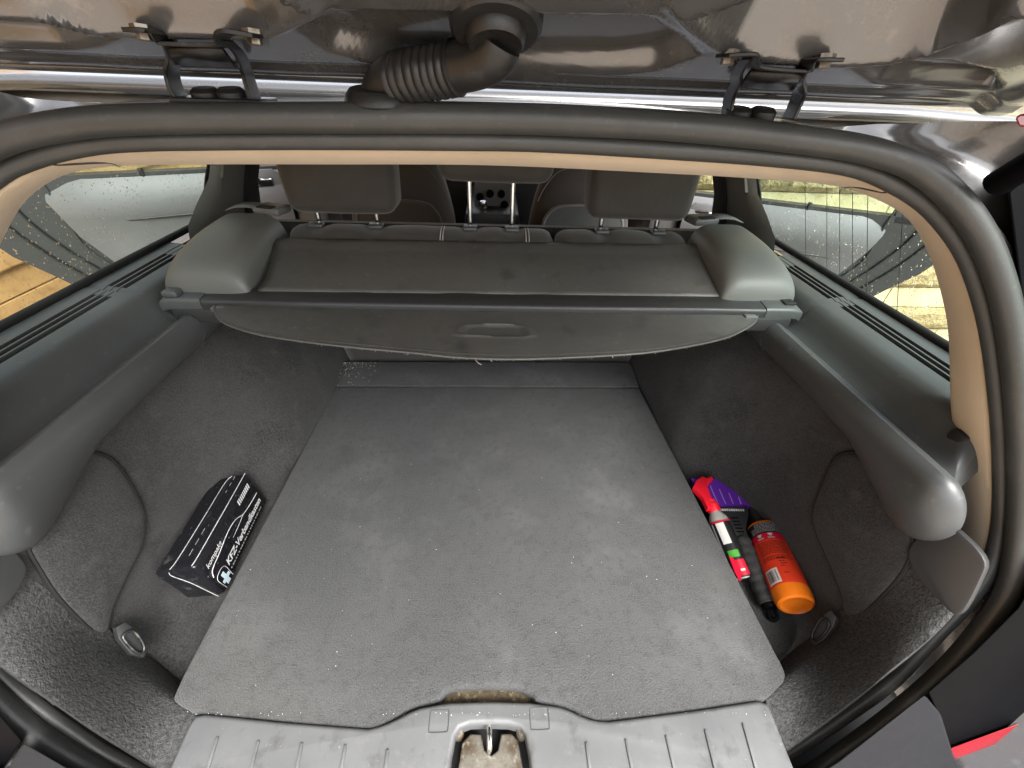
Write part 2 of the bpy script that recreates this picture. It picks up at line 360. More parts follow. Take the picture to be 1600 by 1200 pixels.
# outer skin that closes the car for the light
roofr = []
for yy in (.555, .58, .62, .67, .73, 1.0, 1.5, 2.0, 2.4):
    roofr.append([Vector((x, yy, .737 + .045 * sm(.555, .72, yy) + .02 * sm(.7, 1.5, yy) - .02 * sm(.6, .76, abs(x)))) for x in [-.76, -.66, -.5, -.3, -.1, .1, .3, .5, .66, .76]])
V, Fc = gridmesh(roofr); rf = obj('roof', V, Fc, M['paint'], car, 60)
rf.modifiers.new('t', 'SOLIDIFY').thickness = .012
V, Fc = gridmesh([[p - Vector((0, 0, .022)) for p in r] for r in roofr]); obj('headliner', V, Fc, M['beige'], car, 60)
for s in (-1, 1):
    V, Fc = gridmesh([[Vector((s * .745, yy, z)) for z in (GZ + .25, 0, .25, .405)] for yy in (.20, .5, .9, 1.3)])
    o = obj('side_panel', V, Fc, M['paint'], car, 60); o.modifiers.new('t', 'SOLIDIFY').thickness = .01
box('floor_pan', (0, .75, -.13), (1.46, 1.3, .04), M['black'], car)
box('front_floor', (0, 1.9, -.2), (1.46, 1.4, .04), M['black'], car)

# ---- beige trim inside the seal
bo_px = [(0, 305), (40, 272), (90, 248), (150, 236), (220, 231), (330, 229), (500, 229), (700, 230), (850, 233), (1040, 245), (1180, 255), (1320, 271), (1385, 296), (1440, 332), (1483, 385), (1508, 435), (1530, 510), (1543, 610), (1549, 720), (1547, 815), (1536, 884)]
bi_px = [(0, 384), (22, 340), (45, 308), (80, 282), (120, 267), (187, 259), (319, 257), (500, 257), (760, 258), (1040, 271), (1180, 279), (1300, 289), (1355, 304), (1411, 333), (1442, 378), (1463, 430), (1480, 505), (1484, 575), (1486, 640), (1499, 740), (1501, 790), (1499, 820), (1496, 850)]
def mirror_px_left(P3): return [Vector((-p.x, p.y, p.z)) for p in P3]
bo = spline([U(*p, pl=OPs(.030)) for p in bo_px], 8); bi = spline([U(*p, pl=OPs(.085)) for p in bi_px], 8)
# the left lower end lies outside the picture: it mirrors the right one
bo_r = resample([p for p in bo if p.x > .1], 90); bi_r = resample([p for p in bi if p.x > .1], 90)
bo_c = [p for p in bo if p.x <= .1]; bi_c = [p for p in bi if p.x <= .1]
bo_l = [p for p in mirror_px_left(bo_r) if p.z < bo_c[0].z - .03][::-1]; bi_l = [p for p in mirror_px_left(bi_r) if p.z < bi_c[0].z - .03][::-1]
BO = resample(bo_l + bo_c + bo_r, 170); BI = resample(bi_l + bi_c + bi_r, 170)
rows = []
for a, b in zip(BO, BI):
    mid = (a + b) / 2; inw = Vector((-mid.x, 0, .25 - mid.z)).normalized()
    b2 = b + Vector((b.x, 0, 0)).normalized() * .03 + Vector((0, .02, .03 * sm(.5, .6, b.z)))
    back = Vector((a.x, a.y, a.z)) - inw * .03
    rows.append([back, a, a.lerp(b, .18) + inw * .004 + NP * .004, a.lerp(b, .5) + inw * .005 + NP * .003, a.lerp(b, .85) + inw * .0025, b, b2])
V, Fc = gridmesh(rows); bt = obj('headliner_trim', V, Fc, M['beige'], car, 70, label='beige moulded trim around the inside of the boot opening')
# joints in the trim
for i0 in (min(range(170), key=lambda i: (BI[i] - U(180, 259, pl=OPs(.085))).length), min(range(170), key=lambda i: (BI[i] - U(1318, 291, pl=OPs(.085))).length)):
    r_ = rows[i0]; r2 = rows[i0 + (-3 if BI[i0].x < 0 else 2)]
    P = [r2[1] + NP * .001, r2[2] + NP * .0006, r_[3] + NP * .0006, r_[4] + NP * .0004, r_[5]]
    tube('joint', spline(P, 4), .0009, M['seat_brown'], bt, 6)

# ---- side trims: ledge with vents, shoulder roll, wheel arch carpet, pocket, glass
def side(s):
    nm = 'left' if s < 0 else 'right'
    tr = None
    vent = [(.385, .700), (.735, .90)]
    ys = sorted(set([.2821, .2828, .284, .287, .291, .296, .302, .308, .315, .325, .335, .345, .355, .365, .375, .385, .3851, .45, .55, .6999, .70, .7001, .717, .7171, .7201, .735, .7351, .80, .8999, .90, .96]))
    X0 = [(.735, .424), (.722, .4225), (.712, .4215), (.706, .4205), (.7058, 0), (.6985, 0), (.6983, .4192), (.6955, .4188), (.6953, 0), (.6875, 0), (.6873, .4176), (.6845, .4172), (.6843, 0), (.676, 0), (.6758, .4152), (.670, .414), (.655, .4105), (.645, .406), (.638, .399), (.631, .387), (.623, .372), (.615, .361), (.607, .356), (.599, .358), (.591, .365), (.582, .3705), (.573, .3705), (.565, .365), (.559, .356), (.557, .345), (.560, .332), (.568, .318), (.578, .305), (.590, .297), (.605, .295)]
    surf = lambda x: np.interp(x, [.60, .645, .670, .735], [.37, .406, .414, .424])
    rows = []
    for yy in ys:
        gv = any(a < yy < b for a, b in vent); row = []
        low = .045 * sm(.47, .32, yy)
        gap = .7171 <= yy <= .7201
        for x, z in X0:
            zz = (surf(x) - (.011 if gv else 0)) if z == 0 else z
            if zz < .36: zz -= low * (.36 - zz) / .06
            if gap: zz -= .0025
            e_ = 1 - sm(.300, .395, yy)
            if x > .592 and zz > .33: x, zz = lerp(x, .592 + (x - .592) * .06, e_), lerp(zz, .366 - (x - .592) * .35, e_)
            k_ = math.sqrt(max(0.0, 1 - (max(0, .322 - yy) / .040) ** 2))
            x, zz = lerp(.605, x, k_), lerp(.305, zz, k_)
            row.append(Vector((s * x, yy, zz)))
        rows.append(row)
    V, Fc = gridmesh(rows)
    tr = obj('side_trim', V, Fc, M['plastic'], car, 32, label='grey plastic %s side trim with vent slots under the window' % nm)
    for a, b in vent:
        for x in (.7022, .6914, .680):
            box('vent_slot', (s * x, (a + b) / 2, surf(x) - .0085), (.0072 if x > .685 else .0076, b - a - .002, .004), M['black'], tr)
    # black bead and glass
    tube('window_gasket', [Vector((s * .738, .24, .427)), Vector((s * .738, 1.17, .427))], .0075, M['black'], car, 10)
    gy = [.22, .5, .8, 1.14]
    V, Fc = gridmesh([[Vector((s * (.742 - .17 * (h / .3) ** 1.3), yy, .425 + h)) for h in (0, .1, .2, .29)] for yy in gy])
    gl = obj('side_window', V, Fc, M['glass'], car, 60, label='rain spotted rear quarter window on the %s' % nm)
    # rain drops on the outside of the pane
    items = []
    for k in range(2400):
        yy = random.uniform(.4, 1.12); h = random.random() ** 1.1 * .27
        if mnoise.noise(Vector((yy * 9, h * 9, s * 3))) < random.uniform(-.5, .25): continue
        r_ = random.choice((.0004, .0005, .0006, .0008, .001, .0012)) * (1.5 if random.random() < .06 else 1)
        x = .742 - .17 * (h / .3) ** 1.3 + .0004
        items.append(((s * x, yy, .425 + h), (r_ * .55, r_, r_ * 1.25), 0))
    d = scatter('rain_drops', items, M['water'], gl); d['kind'] = 'stuff'
    if s > 0:
        for px0, px1 in (((1258, 292), (1259, 412)), ((1292, 292), (1292, 434)), ((1312, 292), (1312, 448)), ((1332, 300), (1332, 462)), ((1356, 302), (1354, 476)), ((1411, 330), (1400, 508))):
            P = []
            for k in range(7):
                t = k / 6; px, py = lerp(px0[0], px1[0], t), lerp(px0[1], px1[1], t)
                x = .72
                for it in range(12):
                    q = U(px, py, x=x); h = max(0, q.z - .425); x = .7405 - .17 * (h / .3) ** 1.3
                P.append(q)
            tube('antenna_wire', P, .00055, M['black'], gl, 5)
    # carpeted wall: wheel arch in front, pocket behind it
    poc = [(.462, -.062), (.50, -.062), (.54, -.062), (.575, -.060), (.595, -.045), (.603, -.01), (.605, .05), (.606, .12), (.606, .2), (.604, .26), (.60, .30), (.60, .33)]
    arc = [(.462, -.062), (.464, -.05), (.466, -.03), (.469, 0), (.474, .035), (.481, .075), (.490, .12), (.502, .165), (.519, .21), (.541, .25), (.567, .283), (.60, .315)]
    rows = []; N_ = 64
    for j in range(N_ + 1):
        yy = lerp(.20, 1.16, j / N_)
        row = []
        for i, ((x0, z0), (x1, z1)) in enumerate(zip(poc, arc)):
            hh = i / (len(poc) - 1)
            t = sm(.555 - .05 * hh, .70 + .10 * hh, yy)
            x, z = lerp(x0, x1, t), lerp(z0, z1, t)
            bul = .006 * mnoise.noise(Vector((x * 6, yy * 6, z * 6 + s)))
            lo = .018 * t * sm(.0, .45, hh) * math.sin(max(0, min(1, (yy - .70) / .40)) * math.pi)   # the arch bellies inwards
            rows_x = x - bul - lo
            # rear end closes towards the sill
            row.append(Vector((s * rows_x, max(yy, .20 + .095 * sm(2, 5, i)), z)))
        rows.append(row)
    rows2 = []
    V, Fc = gridmesh(rows); sc = obj('side_carpet', V, Fc, M['carpet_side'], car, 80, label='grey felt carpet over the %s wheel arch and pocket' % nm)
    sub = sc.modifiers.new('s', 'SUBSURF'); sub.levels = 1; sub.render_levels = 1
    # access panel in the pocket
    if s < 0: pp = [(118, 709), (165, 712), (192, 738), (212, 770), (226, 805), (222, 850), (196, 905), (176, 950), (160, 992), (100, 940), (62, 885), (46, 850), (55, 800), (80, 750)]
    else: pp = [(1340, 709), (1308, 714), (1288, 750), (1270, 800), (1275, 832), (1300, 890), (1315, 930), (1331, 967), (1400, 905), (1424, 845), (1402, 790), (1370, 733)]
    P = resample(spline([U(*p, x=s * .6) for p in pp], 8, True), 60, True)
    cP = sum(P, Vector()) / len(P); rows = []
    for f_, dx in ((1.0, -.004), (1.0, .003), (.985, .0065), (.95, .0085), (.85, .0105), (.65, .013), (.4, .0145), (.15, .015), (.01, .015)):
        rows.append([Vector((s * (.6055 - dx), cP.y + (p.y - cP.y) * f_, cP.z + (p.z - cP.z) * f_)) for p in P])
    V, Fc = gridmesh(rows, True); ap = obj('access_panel', V, Fc, M['carpet_side'], car, 75, label='carpeted access panel in the %s pocket wall' % nm)
    PS = resample(P, 70, True)
    tube('panel_gap', [Vector((s * .6015, cP.y + (p.y - cP.y) * 1.012, cP.z + (p.z - cP.z) * 1.012)) for p in PS], .0026, M['black'], ap, 6, True)
    # rear corner: deep pile carpet ramp up to the seal
    I = [(.43, .198, -.004), (.462, .212, -.002), (.50, .231, -.008), (.55, .256, -.004), (.585, .270, .035), (.600, .279, .09), (.606, .288, .16), (.607, .294, .20), (.607, .298, .235)]
    O = [(.40, .120, -.046), (.425, .130, -.022), (.455, .142, .005), (.489, .157, .039), (.527, .174, .078), (.562, .192, .121), (.595, .208, .160), (.622, .225, .199), (.632, .245, .235)]
    I = resample(spline([(s * a, b, c) for a, b, c in I], 6), 36); O = resample(spline([(s * a, b, c) for a, b, c in O], 6), 36)
    rows = []
    for a, b in zip(I, O):
        row = [a + Vector((0, .02, -.05))]
        for k in range(11):
            t = k / 10; p = a.lerp(b, t) + Vector((0, -.2, 1)).normalized() * (.012 * math.sin(t * math.pi) ** .7)
            row.append(p + Vector((0, 0, .0012 * mnoise.noise(p * 60))))
        row.append(b + Vector((0, -.004, -.03))); rows.append(row)
    V, Fc = gridmesh(rows); cc = obj('corner_carpet', V, Fc, M['carpet_pile'], car, 80, label='deep pile carpet ramp in the rear %s corner' % nm)
    # plastic cap at the foot of the pillar
    cap = [(1418, 868), (1424, 850), (1442, 834), (1478, 822), (1504, 836), (1538, 874), (1532, 905), (1498, 962), (1466, 938), (1432, 900)]
    cpl = []
    for p in cap:
        u = (p[0] - 1428) / 108
        q = U(*p, pl=((-.95, -.24, .2), (.594, .286, .22)))
        cpl.append(Vector((s * q.x, q.y, q.z)))
    cpl = resample(spline(cpl, 4, True), 40, True)
    plate('pillar_cap', [p + Vector((s * .95, .24, -.2)) * .010 for p in cpl], (-s * .95, -.24, .2), .010, M['plastic_dark'], car, .003, 2)
    # tie-down rings
    for (yy, z, sc_, xx) in ((.288, .03, 1.0, .588), (1.085, .045, .75, None)):
        if xx is None: xx = .466; nn = Vector((-s, -.25, .1)).normalized()
        else: nn = Vector((-s, -.12, .45)).normalized()
        c = Vector((s * xx, yy, z)); 
        if sc_ == 1.0: c = U(203, 1000, x=-.572) if s < 0 else U(1287, 980, x=.57)
        else: c = U(506, 568, x=-.487) if s < 0 else U(1020, 570, x=.477)
        upv = Vector((0, .3, 1)); upv = (upv - nn * upv.dot(nn)).normalized(); sd = nn.cross(upv)
        def at(a, b, d): return c + sd * a * sc_ * .8 + upv * b * sc_ * 1.15 + nn * d
        hol = [at(a, b, -.006) for a, b in ((-.009, .026), (.006, .028), (.013, .012), (.013, -.016), (.002, -.032), (-.008, -.03), (-.014, -.012), (-.014, .012))]
        ring = plate('tie_down', hol, nn, .009, M['plastic_dark'], car, .002, 2)
        loop = [at(a, b, .006) for a, b in ((-.008, .010), (.004, .014), (.009, .008), (.007, -.016), (.001, -.024), (-.007, -.020), (-.010, -.006))]
        tube('ring', resample(spline(loop, 5, True), 36, True), .0022, M['steel_black'] if s > 0 else M['ring_steel'], ring, 8, True)
    box('dark_gap_filler', (s * .68, .372, .33), (.11, .02, .13), M['black'], car, .004, 2)  # black filler block added to give the dark gap behind the trim's rear end
    # C-pillar: light trim and dark rubber edge
    V, Fc = gridmesh([[Vector((s * (x - .10 * sm(.40, .72, z)), yy, z)) for yy, x in ((.955 + .10 * sm(.44, .56, z), .685), (.99 + .075 * sm(.44, .56, z), .667), (1.06, .66), (1.165, .66), (1.17, .70))] for z in (.38, .42, .46, .5, .54, .6, .72)])
    obj('pillar_trim', V, Fc, M['bolster'], car, 50)
    V, Fc = gridmesh([[Vector((s * (x - .10 * sm(.40, .72, z)), yy, z)) for yy, x in ((1.164, .70), (1.166, .653), (1.22, .648), (1.245, .66), (1.25, .72))] for z in (.2, .38, .5, .6, .72)])
    obj('door_aperture_seal', V, Fc, M['black'], car, 50)
    V, Fc = gridmesh([[Vector((s * (.742 - .17 * (h / .3) ** 1.3), yy, .425 + h)) for h in (0, .05, .1, .2, .29)] for yy in (1.125, 1.26)])
    o = obj('pillar_skin', V, Fc, M['black'], car, 60); o.modifiers.new('t', 'SOLIDIFY').thickness = .004
    # B-pillar
    box('centre_pillar', (s * .735, 1.87, .2), (.13, .17, 1.1), M['plastic_dark'], car, .015)
side(-1); side(1)

# ---- rear doors standing open outside the quarter windows
def door(s):
    zb, zl = (.425, .303) if s < 0 else (.372, .225)
    hx, hy, ex, ey = .80, 1.80, 1.66, 1.40
    H0, E0 = Vector((s * hx, hy, 0)), Vector((s * ex, ey, 0)); L_ = (E0 - H0).length; d = (E0 - H0) / L_
    nrm = Vector((0, -1, 0)); nrm = (nrm - d * nrm.dot(d)).normalized()
    def at(a, z, o_=0): return H0 + d * a + Vector((0, 0, z)) + nrm * o_
    out = [(0, -.45), (.55, -.45), (.60, -.32), (.66, -.15), (.735, 0), (.83, .12), (.90, .20), (.925, .25), (.90, .29), (.885, .34), (.875, zb), (.83, zb + .012), (.0, zb + .012)]
    p = plate('rear_door', [at(*q) for q in out], -nrm, .05, M['plastic_dark'], car, .004, 2, label='open rear door with grey inner panel beyond the %s quarter window' % ('left' if s < 0 else 'right'))
    rows = []
    for j in range(15):
        z = lerp(-.40, zb, j / 14); row = []
        xe = np.interp(z, [-.4, -.15, 0, .12, .25, .38, .49], [.44, .50, .56, .63, .70, .735, .70])
        for i in range(12):
            a = lerp(.015, xe, i / 11)
            o_ = .012 + .028 * sm(zl - .06, zl + .06, z) * sm(xe, xe - .12, a) + .012 * sm(zb, zb - .05, z) - .035 * sm(zb - .04, zb, z)
            o_ -= .010 * sm(xe - .04, xe, a)
            row.append(at(a, z, o_))
        rows.append(row)
    V, Fc = gridmesh(rows); tp = obj('inner_panel', V, Fc, M['lavender'], p, 60)
    tube('panel_line', [at(.02, zl, .0415), at(.3, zl - .002, .0405), at(.5, zl - .006, .038), at(.60, zl - .01, .027)], .0035, M['plastic_dark'], p, 8)
    # moulded ribs of the rear edge
    for k, (a0, a1) in enumerate(((.74, .80), (.80, .86), (.69, .70))):
        tube('edge_rib', spline([at(a1 + .02, .46, .002), at(a1 + .01, .33, .004), at(a0 + .01, .2, .004), at(a0 - .1, .04, .004), at(a0 - .18, -.12, .002)], 6), .004, M['steel_black'] if k < 2 else M['plastic_dark'], p, 6)
    # window frame of the door
    fr = [(.872, zb - .01), (.875, zb + .05), (.85, zb + .14), (.78, zb + .28), (.69, zb + .42), (.60, zb + .42), (.68, zb + .22), (.715, zb + .08), (.73, zb - .01)]
    plate('window_frame', [at(*q) for q in fr], -nrm, .03, M['plastic_dark'], p, .003)
    g_ = [(.0, zb), (.74, zb), (.72, zb + .08), (.60, zb + .42), (0, zb + .42)]
    obj('window_pane', [at(a, z, -.02) for a, z in g_], [(0, 1, 2, 3, 4)], M['glass'], p, 0)
    # pull handle
    plate('handle_bezel', [at(*q, .030) for q in ((.02, zl + .05), (.03, zl + .11), (.05, zl + .13), (.15, zl + .13), (.17, zl + .11), (.17, zl + .05))], nrm, .012, M['lavender'], p, .004)
    box('handle', at(.10, zl + .09, .046), (.085, .010, .032), M['chrome'], p, .004, 2, Matrix.Rotation(math.atan2(d.y, d.x), 3, 'Z'))
    box('lock_pin', at(.45, zb + .01, .0), (.012, .012, .03), M['black'], p, .002)
door(-1); door(1)

# ---- seats
def softbox(name, c, size, r, mat_, parent, taper=None, noise_amp=.003, seed=0, label=None, sub=2):
    bm = boxbm(size, r, 4); bmesh.ops.subdivide_edges(bm, edges=bm.edges[:], cuts=1, use_grid_fill=True)
    for v in bm.verts:
        p = v.co
        if taper: p.x *= taper(p.z / size[2] + .5)
        q = p + Vector(c); nn = mnoise.noise_vector(q * 14 + Vector((seed, 0, 0)))
        v.co = q + nn * noise_amp
    return bmobj(name, bm, mat_, parent, 80, label)
def seatback(x0, x1, seed):
    # the padded top edge of a rear seat back, dented where the head rest guides sit
    rows = []; nx = 60
    for i in range(nx + 1):
        x = lerp(x0, x1, i / nx); e = min(1, min(x - x0, x1 - x) / .035); e = math.sqrt(max(0, 1 - (1 - max(e, 0)) ** 2)) if e < 1 else 1
        dent = sum(.010 * math.exp(-((x - h) / .022) ** 2) for h in HG)
        top = .466 - dent + .003 * mnoise.noise(Vector((x * 14, seed, 0))) - .004
        row = []
        for a in range(13):
            an = math.pi * a / 12; cy = .985
            row.append(Vector((x, cy - .05 * math.cos(an) * (.35 + .65 * e), .425 + (top - .425) * (max(0, math.sin(an)) ** .7) * (.3 + .7 * e))))
        row = [Vector((x, 1.15, -.06))] + [row[0] + Vector((0, .03, -.05))] + row + [Vector((x, 1.26, 0.0))]
        rows.append(row)
    V, Fc = gridmesh(rows); nv = len(rows[0]); Fc += [tuple(range(nv)), tuple(range(len(V) - nv, len(V)))]
    return obj('rear_seat_back', V, Fc, M['seat'], car, 80, label='dark fabric top of the %s rear seat back' % ('wide left' if x0 < 0 else 'narrow right'))
HG = (-.405, -.27, -.052, .047, .262, .398)
sbl = seatback(-.466, .146, 1); sbr = seatback(.150, .466, 5)
for x in (-.118, -.112, .085, .078):
    P = [Vector((x, .985 - .052 * math.cos(math.pi * a / 10), .4255 + .0365 * (max(0, math.sin(math.pi * a / 10)) ** .7))) for a in range(0, 7)]
    tube('seam', P, .0011, M['thread'], sbl, 5)
def headrest(xc, w_, zb, h, posts, label, yc=1.0):
    o = softbox('headrest', (xc, yc + .02, zb + h / 2), (w_, .105, h), .026, M['seat'], car, lambda t: 1.0 + .05 * math.sin(t * 2.6), .002, xc, label)
    for x in posts:
        tube('post', [Vector((x, yc + .01, .44)), Vector((x, yc + .01, zb + .03))], .0055, M['chrome'], o, 12)
        box('post_guide', (x, yc - .012, .4615), (.034, .026, .010), M['plastic'], o, .004, 3)
    return o
headrest(-.335, .235, .487, .16, (-.405, -.27), 'dark fabric left outer rear headrest')
headrest(.339, .235, .489, .16, (.262, .398), 'dark fabric right outer rear headrest')
headrest(.008, .245, .560, .12, (-.052, .047), 'raised dark middle rear headrest on long chrome posts')
# side bolsters beside the seat backs
for s in (-1, 1):
    bm = bmesh.new(); rows = []
    for j in range(22):
        t = j / 21
        row = []
        for i in range(24):
            a = math.pi * i / 23
            # profile across: rises from the ledge, rounded shoulder, drops at the seat
            cx = .545 + .079 * math.copysign(abs(math.cos(a)) ** .5, math.cos(a)) * (1 - .10 * t)
            k = max(0, math.sin(a)) ** .45
            ang = t * math.pi / 2
            yy = .745 + .23 * (1 - math.cos(ang)) + .02 * (1 - k)
            z = .385 + (.098 * math.sin(ang) ** .55) * k + .004
            row.append(Vector((s * (cx + .008 * s * 0), yy, z)))
        row = [Vector((row[0].x, row[0].y, .36))] + row + [Vector((row[-1].x, row[-1].y, .33))]
        rows.append(row)
    rows.insert(0, [Vector((p.x, .742, .35)) for p in rows[0]])
    V, Fc = gridmesh(rows); b = obj('seat_bolster', V, Fc, M['bolster'], car, 75, label='light grey padded bolster at the %s end of the rear seat' % ('left' if s < 0 else 'right'))
    box('belt_guide', (s * .50, 1.0, .490), (.065, .05, .016), M['sill'], car, .005, 3, Matrix.Rotation(s * .25, 3, 'Z'))
    box('belt_slot', (s * .505, .985, .4985), (.038, .018, .003), M['black'], car.children[-1], .001, 1, Matrix.Rotation(s * .25, 3, 'Z'))
    V, Fc = gridmesh([[Vector((s * x, yy, z)) for x, z in ((.522, .492), (.55, .496), (.575, .495), (.60, .488))] for yy in (.99, 1.035)])
    o = obj('seat_belt', V, Fc, M['belt'], car, 60); o.modifiers.new('t', 'SOLIDIFY').thickness = .0015
# front seats
for s in (-1, 1):
    rows = []
    for j in range(15):
        t = j / 14; z = lerp(-.1, .66, t)
        hw = np.interp(z, [-.1, .25, .36, .46, .56, .66], [.235, .215, .19, .155, .12, .10])
        row = []
        for i in range(24):
            a = 2 * math.pi * i / 24
            row.append(Vector((s * .37 + hw * math.copysign(abs(math.cos(a)) ** .55, math.cos(a)), 1.78 + .08 * t - .07 * math.copysign(abs(math.sin(a)) ** .55, math.sin(a)), z)))
        rows.append(row)
    V, Fc = gridmesh(rows, True); Fc.append(tuple(range(len(V) - 24, len(V))))
    fs = obj('front_seat', V, Fc, M['seat_brown'], car, 70, label='dark brown back of the %s front seat' % ('left' if s < 0 else 'right'))
    P = [Vector((s * .37 + a, 1.70 + b * .10, .20 + b)) for a, b in ((-.175, -.2), (-.165, .05), (-.14, .11), (-.09, .135), (.09, .135), (.14, .11), (.165, .05), (.175, -.2))]
    P = resample(spline(P, 5), 40)
    tube('seam_piping', P, .007, M['lavender'] if s > 0 else M['seat'], fs, 8)
    plate('back_panel', [p + Vector((0, .006, 0)) for p in P], (0, -1, 0), .01, M['plastic'] if s > 0 else M['seat_brown'], fs, 0)
    P = resample(spline([Vector((s * .37 - s * .19, 1.722, .35)), Vector((s * .37 - s * .165, 1.728, .40)), Vector((s * .37 - s * .115, 1.735, .455)), Vector((s * .37 - s * .03, 1.74, .475))], 6), 20)
    tube('stitching', P, .0022, M['lavender'] if s > 0 else M['seat'], fs, 6)
for s in (-1, 1): box('front_door', (s * .76, 2.36, .05), (.06, .96, .8), M['plastic_dark'], car, .02, 2)
# dashboard, console
box('dashboard', (0, 2.55, .25), (1.4, .35, .5), M['plastic_dark'], car, .06, 3)
con = box('centre_console', (0, 2.15, .14), (.24, .6, .25), M['plastic_dark'], car, .02, 2)
box('console_plate', (.0, 1.99, .29), (.16, .02, .15), M['belt'], con, .004, 2, Matrix.Rotation(-.35, 3, 'X'))
for x, z in ((-.055, .30), (-.01, .315), (.04, .315), (.055, .27)): lathe('console_knob', [(0, .03), (.014, .03), (.017, .02), (.017, 0)], (x, 1.975, z), (0, -1, .3), M['black_gloss'], con, 20)
lathe('gear_knob', [(0, .03), (.012, .028), (.018, .015), (.016, -.005), (.008, -.03)], (-.04, 1.90, .275), (0, -.2, 1), M['chrome'], con, 20)
# dark bulkhead under the seat
box('seat_rear_panel', (0, 1.19, .16), (1.3, .02, .5), M['seat'], car)

# ---- sill plate and latch
ZS = .006
sp = [(252, 1225), (300, 1119), (312, 1114), (450, 1128), (580, 1138), (612, 1126), (650, 1106), (700, 1097), (770, 1095), (830, 1097), (880, 1104), (915, 1121), (945, 1127), (1080, 1110), (1185, 1094), (1200, 1096), (1252, 1225)]
P = [U(*p, z=ZS) for p in sp]
P = resample([q for a, b in zip(P, P[1:]) for q in (a, a.lerp(b, .5))] + [P[-1]], 70)
notch = [U(*p, z=ZS) for p in [(832, 1225), (828, 1180), (822, 1148), (814, 1136), (795, 1131), (768, 1130), (735, 1131), (718, 1137), (710, 1150), (704, 1182), (700, 1225)]]
plate('sill_plate', [p - Vector((0, 0, .03)) for p in P + notch], (0, 0, 1), .03, M['sill'], car, .006, 4, label='scratched light grey plastic sill plate with a latch opening')
sillp = car.children[-1] if car.children[-1].name.startswith('sill') else [o for o in car.children if o.name.startswith('sill_plate')][0]
for x0, y0, x1, y1 in ((340, 1152, 324, 1205), (404, 1158, 392, 1205), (472, 1161, 463, 1205), (540, 1164, 533, 1205), (606, 1171, 602, 1205), (916, 1160, 922, 1205), (978, 1155, 988, 1205), (1041, 1149, 1054, 1205), (1102, 1140, 1118, 1205), (1161, 1130, 1182, 1205)):
    a, b = U(x0, y0, z=ZS), U(x1, y1, z=ZS); c = (a + b) / 2
    ang = math.atan2((b - a).y, (b - a).x)
    box('sill_rib', (c.x, c.y, ZS + .0002), ((b - a).length, .0042, .0045), M['sill'], sillp, .0012, 2, Matrix.Rotation(ang, 3, 'Z'))
for cx_, cy_ in ((686, 1127), (843, 1123)):
    c = U(cx_, cy_, z=ZS); tube('plug_outline', resample(spline([c + Vector((a * .0135, b * .0125, .0004)) for a, b in ((-1, -.8), (-.8, -1), (.8, -1), (1, -.8), (1, .8), (.8, 1), (-.8, 1), (-1, .8))], 4, True), 40, True), .0006, M['plastic'], sillp, 5, True)
# latch well
c0 = U(768, 1170, z=-.03)
box('latch_well', (c0.x, c0.y - .02, -.062), (.15, .12, .03), M['black'], car)
lm = [U(*p, z=-.022) for p in [(712, 1225), (722, 1160), (735, 1146), (752, 1147), (757, 1172), (768, 1180), (778, 1172), (783, 1146), (800, 1146), (810, 1158), (822, 1225)]]
lt = plate('latch_plate', [p - Vector((0, 0, .02)) for p in lm], (0, 0, 1), .02, M['dirty_metal'], car, .003, 3)
hk = [U(764, 1133, z=-.005), U(765, 1150, z=-.002), U(765, 1166, z=-.006), U(765, 1174, z=-.022)]
tube('striker_hook', spline(hk, 6), .0042, M['chrome'], lt, 10)
for px in ((716, 1143), (815, 1143)):
    c = U(*px, z=-.018); lathe('latch_bolt', [(0, .006), (.006, .006), (.008, .003), (.008, -.02)], c, (0, 0, 1), M['dirty_metal'], lt, 12)
c1 = U(768, 1085, z=-.02)

# ---- bumper and tail lamp outside the lower right corner; lower left corner
def outside(name, px, dy, th, m, par=car, bev=.003, label=None):
    P = [U(*p, pl=OPs(dy)) for p in px]; away = (sum(P, Vector()) / len(P) - Vector(CAM)).normalized()
    back = [p + (p - Vector(CAM)).normalized() * .012 + away * th * .2 for p in P]
    n_ = len(P); Fc = [tuple(range(n_)), tuple(range(n_, 2 * n_))] + [(i, (i + 1) % n_, n_ + (i + 1) % n_, n_ + i) for i in range(n_)]
    o = obj(name, P + back, Fc, m, par, 30, label); b_ = o.modifiers.new('bevel', 'BEVEL'); b_.width = bev; b_.segments = 2; b_.limit_method = 'ANGLE'; return o
outside('bumper', [(1215, 1250), (1310, 1190), (1445, 1085), (1470, 1115), (1490, 1180), (1560, 1300), (1200, 1320)], -.045, .10, M['bumper'], label='dark plastic bumper corner below the seal on the right')
tl = outside('tail_lamp', [(1448, 1082), (1520, 1020), (1590, 950), (1680, 800), (1760, 900), (1720, 1080), (1600, 1127), (1476, 1172), (1470, 1130)], -.030, .09, M['black_gloss'], label='glossy black tail lamp housing beside the right seal')
outside('lens', [(1476, 1172), (1600, 1127), (1720, 1080), (1722, 1096), (1600, 1146), (1490, 1187)], -.034, .09, M['lens_red'], tl, .002)
outside('tail_lamp', [(1574, 300), (1640, 240), (1720, 300), (1720, 560), (1608, 570), (1596, 470), (1586, 390)], -.012, .05, M['black_gloss'], label='black upper tail lamp strip outside the right seal')
outside('lens', [(1586, 184), (1594, 178), (1640, 176), (1640, 200), (1592, 198)], -.02, .02, M['lens_red'], car.children[-1], .002)
outside('bumper', [(-120, 1230), (0, 1250), (140, 1300), (330, 1290), (260, 1262), (130, 1215), (36, 1160), (12, 1200)], -.045, .10, M['bumper'], label='dark plastic bumper corner below the seal on the left')
outside('tail_lamp', [(-200, 1200), (-100, 1000), (36, 1158), (-20, 1240), (-110, 1260)], -.03, .09, M['black_gloss'], label='glossy black tail lamp housing beside the left seal')

